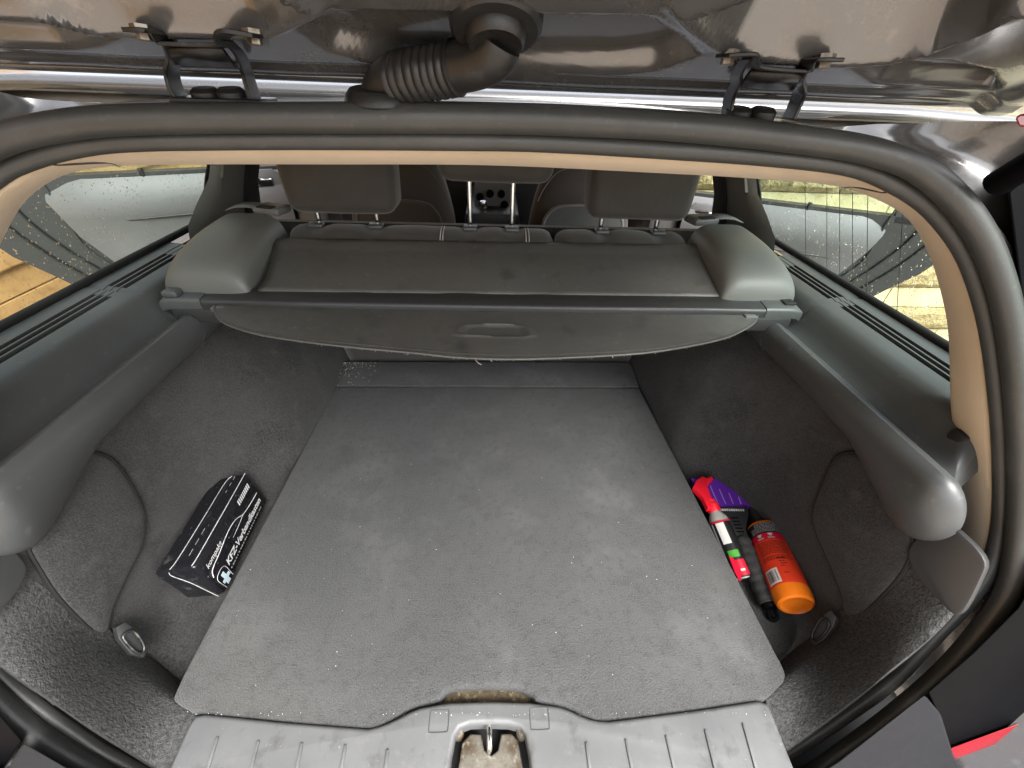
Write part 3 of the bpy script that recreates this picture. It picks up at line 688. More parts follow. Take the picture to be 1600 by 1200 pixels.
# ---- tailgate
TY, TZ, TS = .495, .751, math.tan(R(20.0))
TP = ((0, TS, 1), (0, TY, TZ))                 # underside plane: rises towards the viewer
def T(px, py): 
    p = U(px, py, pl=TP); return np.array([p.x, p.y])
def sdpoly(P):
    P = np.array(P)
    def f(q):
        best = np.full(len(q), 1e9); ins = np.zeros(len(q), bool); n_ = len(P); j = n_ - 1
        for i in range(n_):
            a, b = P[j], P[i]; e = b - a; w_ = q - a; t = np.clip((w_ @ e) / (e @ e), 0, 1); best = np.minimum(best, np.linalg.norm(w_ - t[:, None] * e, axis=1))
            if a[1] != b[1]: ins ^= ((a[1] > q[:, 1]) != (b[1] > q[:, 1])) & (q[:, 0] < (b[0] - a[0]) * (q[:, 1] - a[1]) / (b[1] - a[1]) + a[0])
            j = i
        return np.where(ins, -best, best)
    return f
def smv(a, b, x):
    t = np.clip((x - a) / (b - a), 0, 1); return t * t * (3 - 2 * t)
padL = sdpoly([T(*p) for p in ((-260, 20), (-60, 5), (60, 14), (130, 34), (210, 42), (420, 44), (470, 20), (500, 6))] + [np.array([-.16, .33]), np.array([-.16, -.2]), np.array([-.75, -.2])])
padR = sdpoly([T(*p) for p in ((1060, 8), (1090, 40), (1130, 72), (1200, 84), (1320, 90), (1400, 84), (1470, 66), (1560, 30), (1600, 8))] + [np.array([.52, .33]), np.array([.52, -.2]), np.array([.16, -.2]), np.array([.16, .33])])
rec = [sdpoly([T(*p) for p in q]) for q in (
    [(-220, 60), (-100, 22), (20, 22), (110, 48), (190, 50), (150, 68), (110, 76), (0, 72), (-200, 76)],
    [(470, 40), (540, 20), (700, 22), (1010, 30), (1060, 60), (1085, 84), (1020, 108), (960, 114), (760, 114), (640, 112), (590, 98), (520, 80)],
    [(1330, 104), (1400, 94), (1480, 96), (1540, 110), (1558, 136), (1540, 142), (1440, 136), (1370, 128)])]
bumps = [T(*p) for p in ((1167, 18), (1258, 20), (1352, 28), (1462, 28))]
xs = np.linspace(-.57, .535, 190); tv = np.concatenate([np.linspace(0, .175, 72), np.linspace(.19, .72, 12)])
rows = []
for t in tv:
    y = TY - t; Q = np.stack([xs, np.full(len(xs), y)], 1); dz = np.zeros(len(xs))
    if t < .18:
        pd = np.minimum(padL(Q), padR(Q)); dz -= .009 * smv(.009, -.006, pd); dz += 2.2 * np.clip(-pd - .006, 0, .05) * smv(-.003, -.012, pd)
        for f in rec: dz += .016 * smv(.003, -.008, f(Q))
        dz -= .003 * sm(.014, .010, t); dz += .0012 * math.exp(-((t - .017) / .0025) ** 2)
        for b in bumps: dz -= .0030 * np.exp(-((Q - b) ** 2).sum(1) / .0055 ** 2)
    else:
        pd = np.minimum(padL(Q), padR(Q)); dz += -.009 * smv(.009, -.006, pd) + 2.2 * np.clip(-pd - .006, 0, .05)
    dz -= .010 * smv(.50, .535, np.abs(xs + .017))
    rows.append([Vector((x, y, TZ + TS * t + d_ + .0012 * mnoise.noise(Vector((x * 11, y * 11, 3))))) for x, d_ in zip(xs, dz)])
V, Fc = gridmesh(rows)
tg = obj('tailgate', V, Fc, M['paint'], car, 70, label='raised dark grey metallic tailgate, underside with pressed recesses')
# folded rim along the lip and outer skin
rim = [Vector((x, TY + .004, TZ - .002)) for x in np.linspace(-.57, .535, 30)]
tube('lip_fold', rim, .0052, M['paint'], tg, 10)
V, Fc = gridmesh([[Vector((x, TY + .012 - t, TZ + TS * t + .15 * sm(0, .12, t) + .006)) for x in np.linspace(-.575, .54, 12)] for t in (0, .05, .1, .3, .5, .72)])
obj('outer_skin', V, Fc, M['paint'], tg, 70)
tube('rim_edge', [Vector((.537, TY + .004 - t, TZ + TS * t + .006)) for t in np.linspace(0, .72, 12)], .009, M['paint'], tg, 8)

# ---- hinges
HYc = .470
TPL = ((0, TS, 1), (0, TY, TZ - .010))
def HP(px, py, y=HYc):
    q = U(px, py, pl=TPL); return q if 0 < q.y < y else U(px, py, y=y)
def hinge(legs, platep, bolts, washers, base, label):
    h = sweep_flat('hinge', resample(spline([HP(*p) for p in platep], 4), 40), (0, .024, 0), .0028, M['steel_black'], car, label)
    V, Fc = gridmesh([[HP(*a), HP(*b)] for a, b in zip(*base['web'])])
    wb = obj('web', V, Fc, M['steel_black'], h, 30); wb.modifiers.new('t', 'SOLIDIFY').thickness = .004
    for lg in legs:
        P = resample(spline([HP(*p) for p in lg], 5), 24)
        sweep_flat('leg', P, (0, .020, 0), .0034, M['steel_black'], h)
    for px in bolts:
        c = HP(*px); lathe('bolt', [(0, 0), (.0075, 0), (.0075, .003), (.0052, .0035), (.0052, .009), (.0, .0095)], c + Vector((0, 0, .006)), (0, -.15, -1), M['zinc'], h, 6)
    for px in washers:
        c = U(*px, y=.468); lathe('washer', [(0, .006), (.009, .006), (.0125, .003), (.0125, -.004), (.016, -.006)], c, (0, -.1, 1), M['rubber'], h, 20)
    P = [HP(*p) for p in base['foot']]; sweep_flat('foot', resample(P, 8), (0, .04, 0), .004, M['steel_black'] if not base.get('light') else M['zinc'], h)
hinge([[(264, 68), (272, 92), (268, 112), (274, 138), (284, 153)], [(352, 62), (374, 84), (384, 108), (391, 132), (399, 156)]],
      [(208, 48), (236, 48), (250, 54), (258, 66), (272, 69), (344, 71), (349, 64), (350, 54), (364, 50), (406, 57)], [(227, 56), (399, 63)], [(323, 149), (363, 149)],
      dict(web=([(260, 69), (300, 70), (346, 71)], [(272, 93), (310, 95), (366, 97)]), foot=[(284, 154), (420, 158)]), 'black pressed steel left tailgate hinge with two bolts')
hinge([[(1168, 90), (1152, 114), (1150, 130), (1140, 152), (1135, 184)], [(1256, 106), (1247, 124), (1250, 142), (1244, 160), (1232, 186)]],
      [(1128, 87), (1166, 85), (1174, 90), (1174, 100), (1184, 106), (1250, 111), (1258, 104), (1264, 94), (1304, 94)], [(1136, 94), (1285, 100)], [(1152, 178), (1190, 179)],
      dict(web=([(1174, 106), (1215, 109), (1254, 111)], [(1158, 128), (1205, 133), (1242, 133)]), foot=[(1133, 187), (1180, 191), (1233, 192)], light=True), 'black pressed steel right tailgate hinge with worn bright edges')

# ---- corrugated cable boot
P = [U(598, 158, y=.472), U(600, 142, y=.468), U(614, 127, y=.460), U(640, 120, y=.45), U(680, 113, y=.44), U(716, 106, y=.43), U(748, 98, y=.42), U(772, 84, y=.412), U(780, 66, y=.41)]
P = resample(spline(P, 10), 140); L = [0]
for a, b in zip(P, P[1:]): L.append(L[-1] + (b - a).length)
a0 = min(range(140), key=lambda i: (P[i] - U(622, 122, y=.458)).length); a1 = min(range(140), key=lambda i: (P[i] - U(714, 106, y=.43)).length)
rad = []
for i in range(140):
    r_ = lerp(.0235, .0225, i / 139)
    if a0 <= i <= a1: r_ = .0222 + .0030 * abs(math.cos((i - a0) / (a1 - a0) * math.pi * 8)) ** .6 - .0012
    else: r_ = .0212 if i > a1 else .0225
    rad.append(r_ * .84)
cb = tube('cable_boot', P, rad, M['rubber'], car, 28, label='black corrugated rubber cable boot between roof and tailgate')
lathe('roof_grommet', [(.0, .012), (.028, .010), (.033, .005), (.034, 0), (.030, -.004)], U(598, 158, y=.47), (0, -.1, 1), M['rubber'], cb, 28)
gc = U(775, 62, pl=TPL); gdir = Vector((0, -.45, -.9))
lathe('tailgate_grommet', [(0, .004), (.015, .006), (.0195, .009), (.0218, .006), (.0225, .001), (.031, 0), (.034, -.003), (.035, -.010)], gc + Vector((0, .002, .004)), gdir, M['rubber'], cb, 36)

# ---- gas strut end on the right quarter panel
tube('gas_strut', [U(1556, 288, pl=OPs(-.02)), U(1680, 215, pl=OPs(-.08))], .012, M['black_gloss'], car, 14)

# ================================================================== load floor board
board = empty('load_floor_board', (0, .6, -.04), 'large worn grey carpeted load floor board in the boot', 'floor board')
bp = [(286, 1052), (274, 1078), (269.5, 1090), (271, 1100), (279, 1108), (295, 1114), (325, 1119), (450, 1131), (575, 1142), (606, 1130), (640, 1108), (684, 1094), (700, 1078), (736, 1072), (800, 1073), (830, 1085), (842, 1096), (890, 1106), (922, 1123), (950, 1128), (1080, 1112), (1185, 1096), (1206, 1089), (1220, 1078), (1227, 1066), (1228, 1052), (1222, 1036), (1212, 1018)]
P = [U(*p, z=0) for p in bp]
P = spline(P, 5) + [U(998, 606, z=0) + Vector((.004, 0, 0)), U(524, 604, z=0)]
bm = bmesh.new(); vs_ = [bm.verts.new(p - Vector((0, 0, .04))) for p in P]; f = bm.faces.new(vs_)
r = bmesh.ops.extrude_face_region(bm, geom=[f]); nv = [e for e in r['geom'] if isinstance(e, bmesh.types.BMVert)]
bmesh.ops.translate(bm, vec=(0, 0, .04), verts=nv); bmesh.ops.recalc_face_normals(bm, faces=bm.faces)
es = [e for e in bm.edges if all(v in nv for v in e.verts) and len(e.link_faces) == 2]
bmesh.ops.bevel(bm, geom=es, offset=.007, segments=4, profile=.5, affect='EDGES')
bmobj('board', bm, M['carpet'], board, 50)
fl = [U(525, 601, z=0), U(540, 564, z=0), U(986, 565, z=0), U(997, 603, z=0) + Vector((.004, 0, 0))]
plate('rear_flap', [p - Vector((0, 0, .036)) for p in fl], (0, 0, 1), .034, M['carpet'], board, .004, 3)
fb = [U(*p, z=-.022) for p in ((692, 1100), (700, 1082), (736, 1074), (800, 1075), (830, 1086), (845, 1100))]
plate('finger_notch', [p - Vector((0, 0, .012)) for p in fb], (0, 0, 1), .012, M['foam_brown'], board, 0)

# crumbs and lint on the carpet
crumbs = []
def crumb(p, r_): crumbs.append((p, (r_, r_ * random.uniform(.4, 1.2), r_ * .7), random.random() * 6))
for k in range(150):
    t = random.random() ** 1.6; p = U(532 + 10 * random.random() ** 2 + 60 * random.random() ** 2.2 - 14 * t, 566 + 44 * t * random.random() ** .6, z=.0006); crumb(p, random.uniform(.0006, .0016))
for k in range(150):
    px, py = random.uniform(300, 1220), random.uniform(610, 1110)
    p = U(px, py, z=.0006)
    if abs(p.x) < .455 and p.y > .225: crumb(p, random.choice((.0003, .0004, .0004, .0005, .0006, .0008)))
for k in range(90):
    p = U(random.uniform(620, 860), 1098 - abs(random.gauss(0, 16)), z=.0006)
    if p.y > .232: crumb(p, random.uniform(.0004, .0009))
for k in range(60):
    t = random.random(); s = random.choice((-1, 1)); p = U(random.uniform(290, 1210), 1112 + random.random() * 6, z=.0065); crumb(p, random.uniform(.0004, .0007))
c = scatter('carpet_crumbs', crumbs, M['crumb'], None, 0); c['kind'] = 'stuff'; c['label'] = 'pale crumbs and lint scattered on the load floor carpet'; c['category'] = 'crumbs'

# ================================================================== luggage cover
lc = empty('luggage_cover', (0, .72, .38), 'retracted grey luggage cover with frayed flap and black cassette bar', 'luggage cover')
bl, br = Vector((-.615, .735, .4)), Vector((.618, .722, .4))
BYf = lambda x: lerp(.7225, .7145, (x + .6) / 1.2)          # front edge of the bar, slightly skewed
def barsec(x):
    y = BYf(x); return [Vector((x, y, .378)), Vector((x, y - .001, .392)), Vector((x, y + .001, .397)), Vector((x, y + .004, .399)), Vector((x, y + .045, .404)), Vector((x, y + .05, .402)), Vector((x, y + .055, .392)), Vector((x, y + .05, .372))]
V, Fc = gridmesh([barsec(x) for x in np.linspace(-.545, .545, 24)], True); Fc += [tuple(range(8)), tuple(range(len(V) - 8, len(V)))]
obj('bar', V, Fc, M['plastic_dark'], lc, 35)
for s in (-1, 1):
    V, Fc = gridmesh([[p + Vector((0, 0, .0012 + dz)) for p in barsec(s * x)] for x, dz in ((.5465, 0), (.553, .001), (.60, .001), (.615, -.001), (.622, -.006))], True); Fc += [tuple(range(8)), tuple(range(len(V) - 8, len(V)))]
    ec = obj('end_cap', V, Fc, M['plastic'], lc, 35)
    y = BYf(s * .6)
    if s < 0: box('release_button', (-.600, y + .020, .4065), (.028, .034, .012), M['plastic'], ec, .004, 3)
    else: box('release_recess', (.600, y + .024, .4045), (.024, .022, .004), M['black'], ec, .001, 1)
    box('cassette_holder', (s * .555, y + .022, .366), (.10, .05, .03), M['plastic_dark'], lc, .004, 2)
    lathe('screw', [(0, .002), (.003, .0015), (.0035, 0)], (s * .575, y - .0035, .362), (0, -1, 0), M['chrome'], lc, 12)
    box('flap_hinge', (s * .513, y - .006, .385), (.024, .012, .009), M['sill'], lc, .002, 2)
# rear flap: a rigid leaf with a curved free edge
fe = [(336, 478), (338, 492), (352, 505), (400, 519), (470, 529), (550, 537), (640, 544), (720, 551), (800, 553), (880, 551), (1000, 545), (1080, 535), (1135, 524), (1165, 512), (1180, 502), (1184, 492)]
E_ = [U(*p, z=.386) for p in fe]
E_ = resample(spline(E_, 8), 81)
rows = []
for i, e in enumerate(E_):
    x0 = lerp(E_[0].x, E_[-1].x, i / 80); bx = lerp(x0, e.x, .3)
    a = Vector((e.x if abs(e.x) < .47 else e.x * .985, BYf(e.x) + .004, .386))
    row = []
    for k in range(13):
        t = k / 12; p = a.lerp(e, t); p.z = .388 - .010 * t - .004 * math.sin(p.x * 3 + 1)
        # grip recess
        gx, gy = (p.x - .005) / .062, (p.y - .636) / .026
        gq = max(abs(gx) , abs(gy)); 
        p.z += .0015 * math.exp(-((gq - 1) / .16) ** 2) - .002 * sm(1, .8, gq)
        row.append(p)
    rows.append(row)
# refine around the grip: denser grid
dense = []
for i in range(len(rows) - 1):
    for u in (0, .5):
        r_ = [a.lerp(b, u) for a, b in zip(rows[i], rows[i + 1])]; q = []
        for a, b in zip(r_, r_[1:]):
            q += [a.lerp(b, v) for v in (0, .25, .5, .75)]
        q.append(r_[-1]); dense.append(q)
dense.append([p for a, b in zip(rows[-1], rows[-1][1:]) for p in (a, a.lerp(b, .25), a.lerp(b, .5), a.lerp(b, .75))] + [rows[-1][-1]])
gc_ = U(772, 516, z=.382)
for r_ in dense:
    for p in r_:
        t = (BYf(p.x) - p.y) / .16
        p.z = .388 - .010 * t - .003 * math.sin(p.x * 3 + 1)
        gx, gy = (p.x - gc_.x) / (.062 - .008 * (p.y - gc_.y) / .02), (p.y - gc_.y) / .0185
        gq = (abs(gx) ** 6 + abs(gy) ** 6) ** (1 / 6)
        p.z += .0030 * math.exp(-((gq - 1) / .09) ** 2) - .0022 * sm(1, .85, gq)
V, Fc = gridmesh(dense); fo = obj('flap', V, Fc, M['fabric'], lc, 80); so_ = fo.modifiers.new('t', 'SOLIDIFY'); so_.thickness = .0025; so_.offset = -1
ed = [r_[-1] + Vector((0, 0, -.0005)) for r_ in dense]
tube('flap_edge', ed, .0021, M['fabric'], fo, 8)
tube('stitch_line', [r_[-4] + Vector((0, 0, .0004)) for r_ in dense], .0008, M['seat'], fo, 5)
bm = bmesh.new()
for k in range(80):
    i = int(min(158, max(2, random.gauss(85, 38)))); p = ed[i] + Vector((0, -.001, -.001)); l_ = random.uniform(.0008, .0035) * (1 if random.random() > .06 else 2)
    q = p + Vector((random.uniform(-.7, .7), -random.uniform(.2, 1), -.6)) * l_
    Vt, Ft = tubemesh([p, p.lerp(q, .5) + Vector((random.uniform(-.0006, .0006), 0, 0)), q], .00022, 4)
    vv = [bm.verts.new(v) for v in Vt]; [bm.faces.new([vv[i_] for i_ in f_]) for f_ in Ft]
for px in ([(740, 552), (742, 560), (746, 566), (752, 570)], [(762, 553), (760, 557), (765, 561), (769, 565)], [(880, 551), (882, 556), (879, 559)], [(560, 538), (563, 544)], [(668, 546), (671, 553)]):
    Vt, Ft = tubemesh(spline([U(*p, z=.3755) for p in px], 5), .0006, 5)
    vv = [bm.verts.new(v) for v in Vt]; [bm.faces.new([vv[i_] for i_ in f_]) for f_ in Ft]
fr = bmobj('frayed_threads', bm, M['thread'], fo, 0); fr['kind'] = 'stuff'
# forward leaf reaching up to the seat backs
lp = [(396, 455), (412, 440), (422, 415), (428, 376)]; rp = [(1146, 464), (1124, 447), (1106, 420), (1097, 387)]
Lp = resample(spline([U(*p, pl=((0, -.045, .2), (0, .765, .405))) for p in lp], 6), 16); Rp = resample(spline([U(*p, pl=((0, -.045, .2), (0, .765, .405))) for p in rp], 6), 16)
rows = []
for j, (a, b) in enumerate(zip(Lp, Rp)):
    t = j / 15; row = []
    for i in range(50):
        p = a.lerp(b, i / 49); e = min(i, 49 - i) / 49
        p.z += .006 * math.sin(t * math.pi * .9) + .002 * mnoise.noise(p * 8) + .004 * sm(.78, .84, t) - .003 * sm(.01, 0, e)
        row.append(p)
    rows.append(row)
rows.append([p + Vector((0, .012, -.012)) for p in rows[-1]]); rows.append([p + Vector((0, .006, -.03)) for p in rows[-1]])
V, Fc = gridmesh(rows); fo2 = obj('front_leaf', V, Fc, M['fabric'], lc, 80); fo2.modifiers.new('t', 'SOLIDIFY').thickness = .004

# ================================================================== first aid kit
kit = empty('first_aid_kit', (-.535, .48, -.06), 'black vinyl first aid kit with white print leaning in the left pocket', 'first aid kit')
# box axes: along (length), across, up -- leaning towards the board
kl, kw, kh = .212, .074, .098
ax = (U(392, 745, z=.065) - U(318, 882, z=.065)); ax.z = 0; ax.normalize()
lean = R(9)
side_ = Vector((ax.y, -ax.x, 0)); up = Vector((0, 0, 1))
kx = side_ * math.cos(lean) + up * math.sin(lean); kz = -side_ * math.sin(lean) + up * math.cos(lean)
kc = U(341, 832, z=-.004)
KM = Matrix.Translation(kc) @ Matrix((kx, ax, kz)).transposed().to_4x4()
bm = boxbm((kw, kl, kh), .007, 4); bmesh.ops.subdivide_edges(bm, edges=bm.edges[:], cuts=2, use_grid_fill=True)
for v in bm.verts:
    q = v.co.copy(); v.co = KM @ (q + mnoise.noise_vector(q * 22) * .0022 - Vector((q.x, 0, 0)) * .04 * math.cos(q.y / kl * math.pi))
bmobj('case', bm, M['kit'], kit, 60)
def K(u, v, face, off=.0022):
    """u along the kit (0..1 from the near end), v across the face (0..1 downwards)"""
    if face == 'side': return KM @ Vector((kw / 2 + off, (u - .5) * kl, (.5 - v) * kh))
    if face == 'end': return KM @ Vector(((u - .5) * kw, -kl / 2 - off, (.5 - v) * kh))
    return KM @ Vector(((v - .5) * kw, (u - .5) * kl, kh / 2 + off))
def kline(P, r_, m=M['white']): return tube('printed_line', resample(spline(P, 6), max(8, 6 * len(P))), r_ * .68, m, kit, 6)
kline([K(1, .97, 'top', .001), K(.6, .97, 'top', .001), K(.1, .95, 'top', .001), K(.02, .93, 'top', .001)], .0011)
kline([K(.98, .62, 'top'), K(.9, .52, 'top'), K(.5, .50, 'top'), K(.1, .47, 'top'), K(.01, .42, 'top')], .0009)
kline([K(.42, .0, 'end'), K(.40, .12, 'end'), K(.6, .4, 'end'), K(.75, .75, 'end'), K(.85, 1, 'end')], .0008)
for a, b in ((.93, .97), (.85, .89), (.77, .80), (.32, .38), (.22, .28), (.12, .18)): kline([K(a, .72, 'top'), K((a + b) / 2, .72, 'top'), K(b, .72, 'top')], .0006, M['grey_print'])
kline([K(.04, .52, 'side'), K(.08, .40, 'side'), K(.22, .36, 'side'), K(.42, .30, 'side'), K(.56, .33, 'side'), K(.66, .45, 'side'), K(.80, .50, 'side'), K(.94, .52, 'side')], .0012)
kline([K(.66, .45, 'side'), K(.55, .48, 'side'), K(.42, .50, 'side')], .0007)
def ktext(body, u0, v, size, m, bold=.0, shear=.25, face='side'):
    me = textmesh(body, size, bold, shear)
    for vv in me.vertices:
        p = vv.co.copy(); vv.co = KM @ Vector((kw / 2 + .0026, (u0 - .5) * kl + p.x, (.5 - v) * kh + p.y))
    return link('lettering', me, m, kit, 0)
ktext('KFZ-Verbandkasten', .20, .74, .0187, M['white'], .0006)
ktext('kompakt', .06, .30, .0145, M['white'], .0002)
for k in range(9):
    u = .685 + k * .026
    P = [K(u + .004, .25, 'side', .0024), K(u + .022, .25, 'side', .0024), K(u + .030, .13, 'side', .0024), K(u + .012, .13, 'side', .0024)]
    obj('logo_bar', P, [(0, 1, 2, 3)], M['white'], kit, 0)
for k in range(22):
    u = .20 + k * .031; l_ = random.uniform(.012, .026)
    obj('small_print', [K(u, .845, 'side', .0024), K(u + l_, .845, 'side', .0024), K(u + l_, .82, 'side', .0024), K(u, .82, 'side', .0024)], [(0, 1, 2, 3)], M['grey_print'], kit, 0)
# emblem: outlined field with a cross
kline([K(.05, .95, 'side'), K(.05, .62, 'side'), K(.17, .62, 'side'), K(.17, .95, 'side')], .0007)
obj('emblem', [K(.08, .95, 'side', .0024), K(.13, .95, 'side', .0024), K(.13, .86, 'side', .0024), K(.165, .86, 'side', .0024), K(.165, .78, 'side', .0024), K(.13, .78, 'side', .0024), K(.13, .66, 'side', .0024), K(.09, .66, 'side', .0024), K(.09, .78, 'side', .0024), K(.06, .78, 'side', .0024), K(.06, .86, 'side', .0024), K(.08, .86, 'side', .0024)], [tuple(range(12))], M['blue_print'], kit, 0)

# ================================================================== orange bottle
PF = -.062
A = U(1244, 946, z=PF + .054); B = U(1192, 826, z=PF + .040)
bd = (B - A).normalized(); bl_ = (B - A).length; br_ = .0335
bot = empty('spray_bottle', (A.x, A.y, PF), 'orange plastic bottle with red label lying in the right pocket', 'bottle')
lathe('body', [(0, .004), (br_ * .55, .005), (br_ * .72, .002), (br_ * .80, -.001), (br_ * .93, .0015), (br_, .010), (br_, bl_ * .9), (br_ * .985, bl_ * .97), (br_ * .80, bl_ + .002), (br_ * .5, bl_ + .008), (br_ * .42, bl_ + .012), (0, bl_ + .012)], A, bd, M['orange'], bot, 48)
q = bd.to_track_quat('Z', 'X').to_matrix()
cdir = (Vector((0, 0, CAMH)) - A); cdir = (cdir - bd * cdir.dot(bd)).normalized(); rgt = bd.cross(cdir)
def cyl(ang, h, r_): return A + bd * h + (cdir * math.cos(ang) + rgt * math.sin(ang)) * r_
def wrap(name, a0, a1, h0, h1, m, r_=br_ + .0005, par=bot):
    n_ = max(2, int(abs(a1 - a0) / .12)); V, Fc = gridmesh([[cyl(lerp(a0, a1, i / n_), h, r_) for i in range(n_ + 1)] for h in (h0, h1)]); return obj(name, V, Fc, m, par, 60)
LB = wrap('red_label', -2.6, 2.6, bl_ * .145, bl_ * .70, M['label_red'])
wrap('crimson_band', -2.6, 2.6, bl_ * .70, bl_ * .79, M['label_crimson'])
wrap('black_band', -2.6, 2.6, bl_ * .79, bl_ * .945, M['label_black'])
for row in range(13):
    h = bl_ * (.665 - row * .0195)
    if row == 9: continue
    a = -.75
    end = .95 - (.35 * random.random() if row > 8 else .15 * random.random())
    while a < end:
        l_ = random.uniform(.05, .17); wrap('small_print', a, min(end, a + l_), h, h + .0013, M['label_black'], br_ + .0009); a += l_ + .035
for row in range(7):
    h = bl_ * (.925 - row * .019); a = -.45 if row < 3 else -.75
    while a < .9:
        l_ = random.uniform(.05, .2); wrap('small_print', a, min(.95, a + l_), h, h + .0013, M['grey_print'], br_ + .0009); a += l_ + .03
for k, a in enumerate((-.35, .25)):
    wrap('pictogram', a - .12, a + .12, bl_ * .755, bl_ * .78, M['white'], br_ + .0009); wrap('pictogram', a - .07, a + .07, bl_ * .742, bl_ * .755, M['white'], br_ + .0009)
    wrap('pictogram', a - .19, a + .19, bl_ * .712, bl_ * .730, M['grey_print'], br_ + .0009)
bc = wrap('barcode_field', -.95, -.15, bl_ * .165, bl_ * .335, M['label_white'], br_ + .0009)
a = -.88
while a < -.40:
    l_ = random.choice((.008, .012, .02)); wrap('barcode_bar', a, a + l_, bl_ * .185, bl_ * .315, M['label_black'], br_ + .0012, bot); a += l_ + random.choice((.012, .018, .024))
for k in range(8): wrap('small_print', -.32, -.25, bl_ * (.19 + k * .016), bl_ * (.20 + k * .016), M['label_black'], br_ + .0012)
for h_, a_, b_ in ((.43, .05, .22), (.43, .25, .48), (.40, .1, .4), (.37, .12, .45), (.34, .1, .3), (.255, .12, .38)):
    wrap('small_print', a_, b_, bl_ * h_, bl_ * h_ + (.003 if h_ == .43 else .0015), M['label_black'], br_ + .0009)
lathe('cap', [(br_ * .52, bl_ + .004), (br_ * .50, bl_ + .02), (br_ * .46, bl_ + .03), (br_ * .44, bl_ + .05), (br_ * .36, bl_ + .052), (0, bl_ + .052)], A, bd, M['plastic_dark'], bot, 32)
lathe('nozzle', [(br_ * .38, bl_ + .050), (br_ * .36, bl_ + .062), (0, bl_ + .063)], A, bd, M['orange'], bot, 24)

# ================================================================== ice scraper
a = U(1202, 946, z=PF + .020); b = U(1158, 842, z=PF + .034); c = U(1132, 775, z=PF + .055)
isr = empty('ice_scraper', (a.x, a.y, PF), 'ice scraper with black foam grip and clear purple blade beside orange bottle', 'ice scraper')
d = (b - a); dl = d.length; d.normalize()
prof = [(0, 0), (.012, .0005), (.0165, .004)]
nr = 7
for k in range(nr):
    h0, h1 = .004 + (dl - .004) * k / nr, .004 + (dl - .004) * (k + 1) / nr
    prof += [(.0162, h0 + .002), (.0176, h0 + .006), (.0178, (h0 + h1) / 2), (.0176, h1 - .005), (.0162, h1 - .001)]
prof += [(.014, dl + .001), (0, dl + .002)]
lathe('grip', prof, a, d, M['foam'], isr, 28)
e0 = a - d * .002
lathe('end_cap', [(0, -.004), (.012, -.003), (.0148, .001), (.0148, .006)], e0, d, M['black_gloss'], isr, 24)
tube('hanging_loop', resample(spline([e0 + Vector((.010, .0, -.004)), e0 - d * .016 + Vector((.010, 0, -.006)), e0 - d * .020 + Vector((.002, 0, -.010)), e0 - d * .014 + Vector((-.004, 0, -.010)), e0 + Vector((-.002, 0, -.008))], 6), 24), .0036, M['black_gloss'], isr, 10)
# neck flares into the blade holder
sd = Vector((d.y, -d.x, 0)).normalized(); nd = sd.cross(d).normalized()
if nd.z < 0: nd = -nd
def I_(t, s_, o_=0): return b + d * t + sd * s_ + nd * o_
neck = [I_(0, -.013), I_(.02, -.016), I_(.06, -.038), I_(.072, -.043), I_(.074, .043), I_(.06, .040), I_(.02, .016), I_(0, .013)]
plate('blade_holder', [p - nd * .006 for p in neck], nd, .014, M['plastic_dark'], isr, .003, 2)
for k in range(5): box('holder_rib', I_(.012 + k * .008, .0, .0085), (.016, .0025, .002), M['black_gloss'], isr, .0006, 1, Matrix((sd, d, nd)).transposed())
me = textmesh('ICE X', .0105, .0003, .2)
bladeP = [I_(.070, -.045), I_(.080, -.055), I_(.150, -.062), I_(.152, .060), I_(.080, .055), I_(.070, .045)]
bld = plate('blade', [p - nd * .002 for p in bladeP], nd, .005, M['purple'], isr, .0008, 1)
for k in range(5):
    s_ = -.040 + k * .018
    P = [I_(.082, s_, .004), I_(.140 - .010 * k, s_ * 1.05, .004)]
    tube('blade_rib', P, .0012, M['blade_edge'], isr, 6)  # ribs coloured paler than the blade, their thin whitish highlights painted in
for vv in me.vertices: pass
bpy.data.meshes.remove(me)
for k in range(11):
    s_ = -.026 + k * .0052
    obj('holder_print', [I_(.0665, s_, .0086), I_(.0665, s_ + .004, .0086), I_(.061, s_ + .0032, .0086), I_(.061, s_ - .0008, .0086)], [(0, 1, 2, 3)], M['white'], isr, 0)

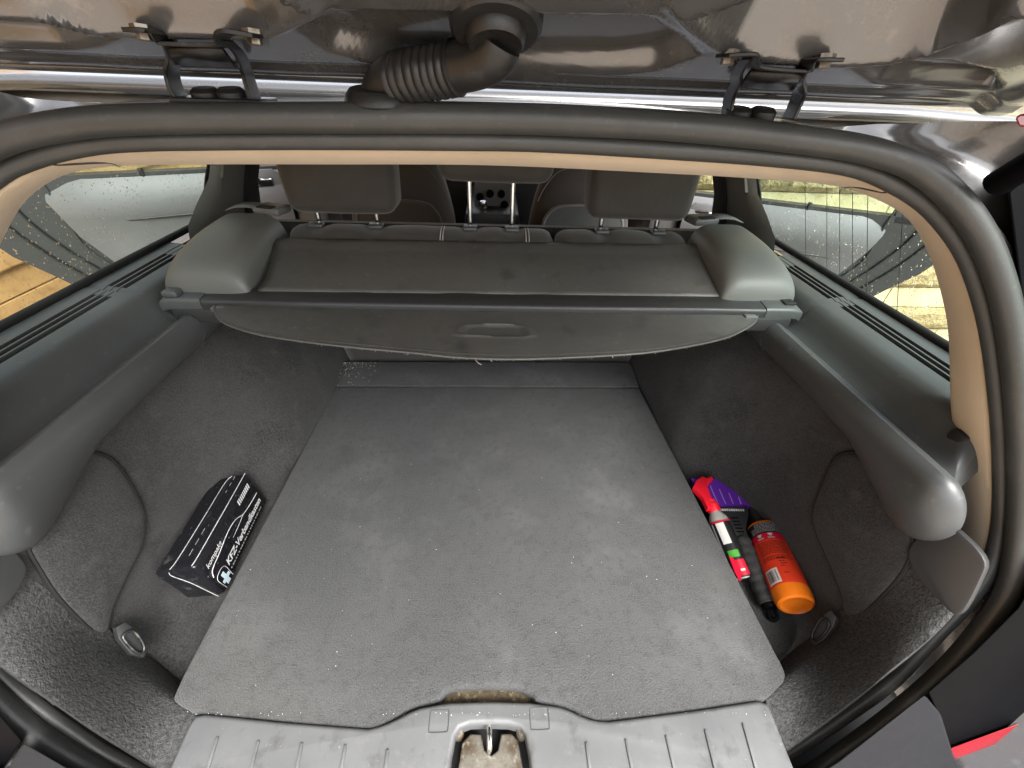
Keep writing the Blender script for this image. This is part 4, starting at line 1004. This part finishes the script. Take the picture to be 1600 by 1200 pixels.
# ================================================================== trigger bottle wedged at the board
a = U(1162, 905, z=PF + .010); b = U(1118, 802, z=PF + .052); 
tb = empty('trigger_bottle', (a.x, a.y, PF), 'slim bottle with red trigger head wedged between board and ice scraper', 'spray bottle')
d = (b - a); dl = d.length; d.normalize(); r0 = .021
lathe('body', [(0, 0), (r0 * .9, .001), (r0, .008), (r0, dl * .86), (r0 * .9, dl * .93), (r0 * .6, dl), (r0 * .55, dl + .006), (0, dl + .006)], a, d, M['clear'], tb, 32)
A2, bd2 = a, d; cd2 = (Vector((.0, 0, CAMH)) - a); cd2 = (cd2 - d * cd2.dot(d)).normalized(); rg2 = d.cross(cd2)
def wrap2(name, a0, a1, h0, h1, m, off=.0006):
    n_ = max(2, int(abs(a1 - a0) / .15)); V, Fc = gridmesh([[A2 + bd2 * h + (cd2 * math.cos(lerp(a0, a1, i / n_)) + rg2 * math.sin(lerp(a0, a1, i / n_))) * (r0 + off) for i in range(n_ + 1)] for h in (h0, h1)]); return obj(name, V, Fc, m, tb, 60)
wrap2('label', -2, 2, dl * .02, dl * .83, M['label_black'])
wrap2('red_band', -2, 2, dl * .83, dl * .855, M['label_crimson'], .001)
wrap2('white_field', -.95, -.75, dl * .1, dl * .82, M['label_white'], .001)
wrap2('white_field', -.45, .35, dl * .50, dl * .82, M['label_white'], .001)
wrap2('green_band', -.4, .6, dl * .30, dl * .40, M['green'], .001)
wrap2('red_field', -.3, .8, dl * .04, dl * .26, M['label_crimson'], .001)
wrap2('pale_mark', .1, .5, dl * .10, dl * .13, M['label_white'], .0014)
lathe('collar', [(r0 * .62, dl + .002), (r0 * .66, dl + .004), (r0 * .66, dl + .020), (r0 * .5, dl + .022), (r0 * .5, dl + .03)], a, d, M['trigger_red'], tb, 24)
hc = a + d * (dl + .022)
hd = [U(*p, z=hc.z + .010) for p in ((1083, 761), (1088, 750), (1098, 743), (1104, 746), (1113, 742), (1115, 748), (1107, 755), (1106, 760), (1112, 775), (1118, 790), (1106, 794), (1099, 778), (1092, 770))]
plate('trigger_head', [p - Vector((0, 0, .013)) for p in hd], (0, 0, 1), .013, M['trigger_red'], tb, .003, 2)
lv = [U(*p, z=PF + .048) for p in ((1139, 869), (1146, 872), (1153, 885), (1159, 905), (1156, 908), (1148, 893))]
plate('red_leaf', [p - Vector((0, 0, .002)) for p in lv], (0, 0, 1), .002, M['label_crimson'], tb, 0)
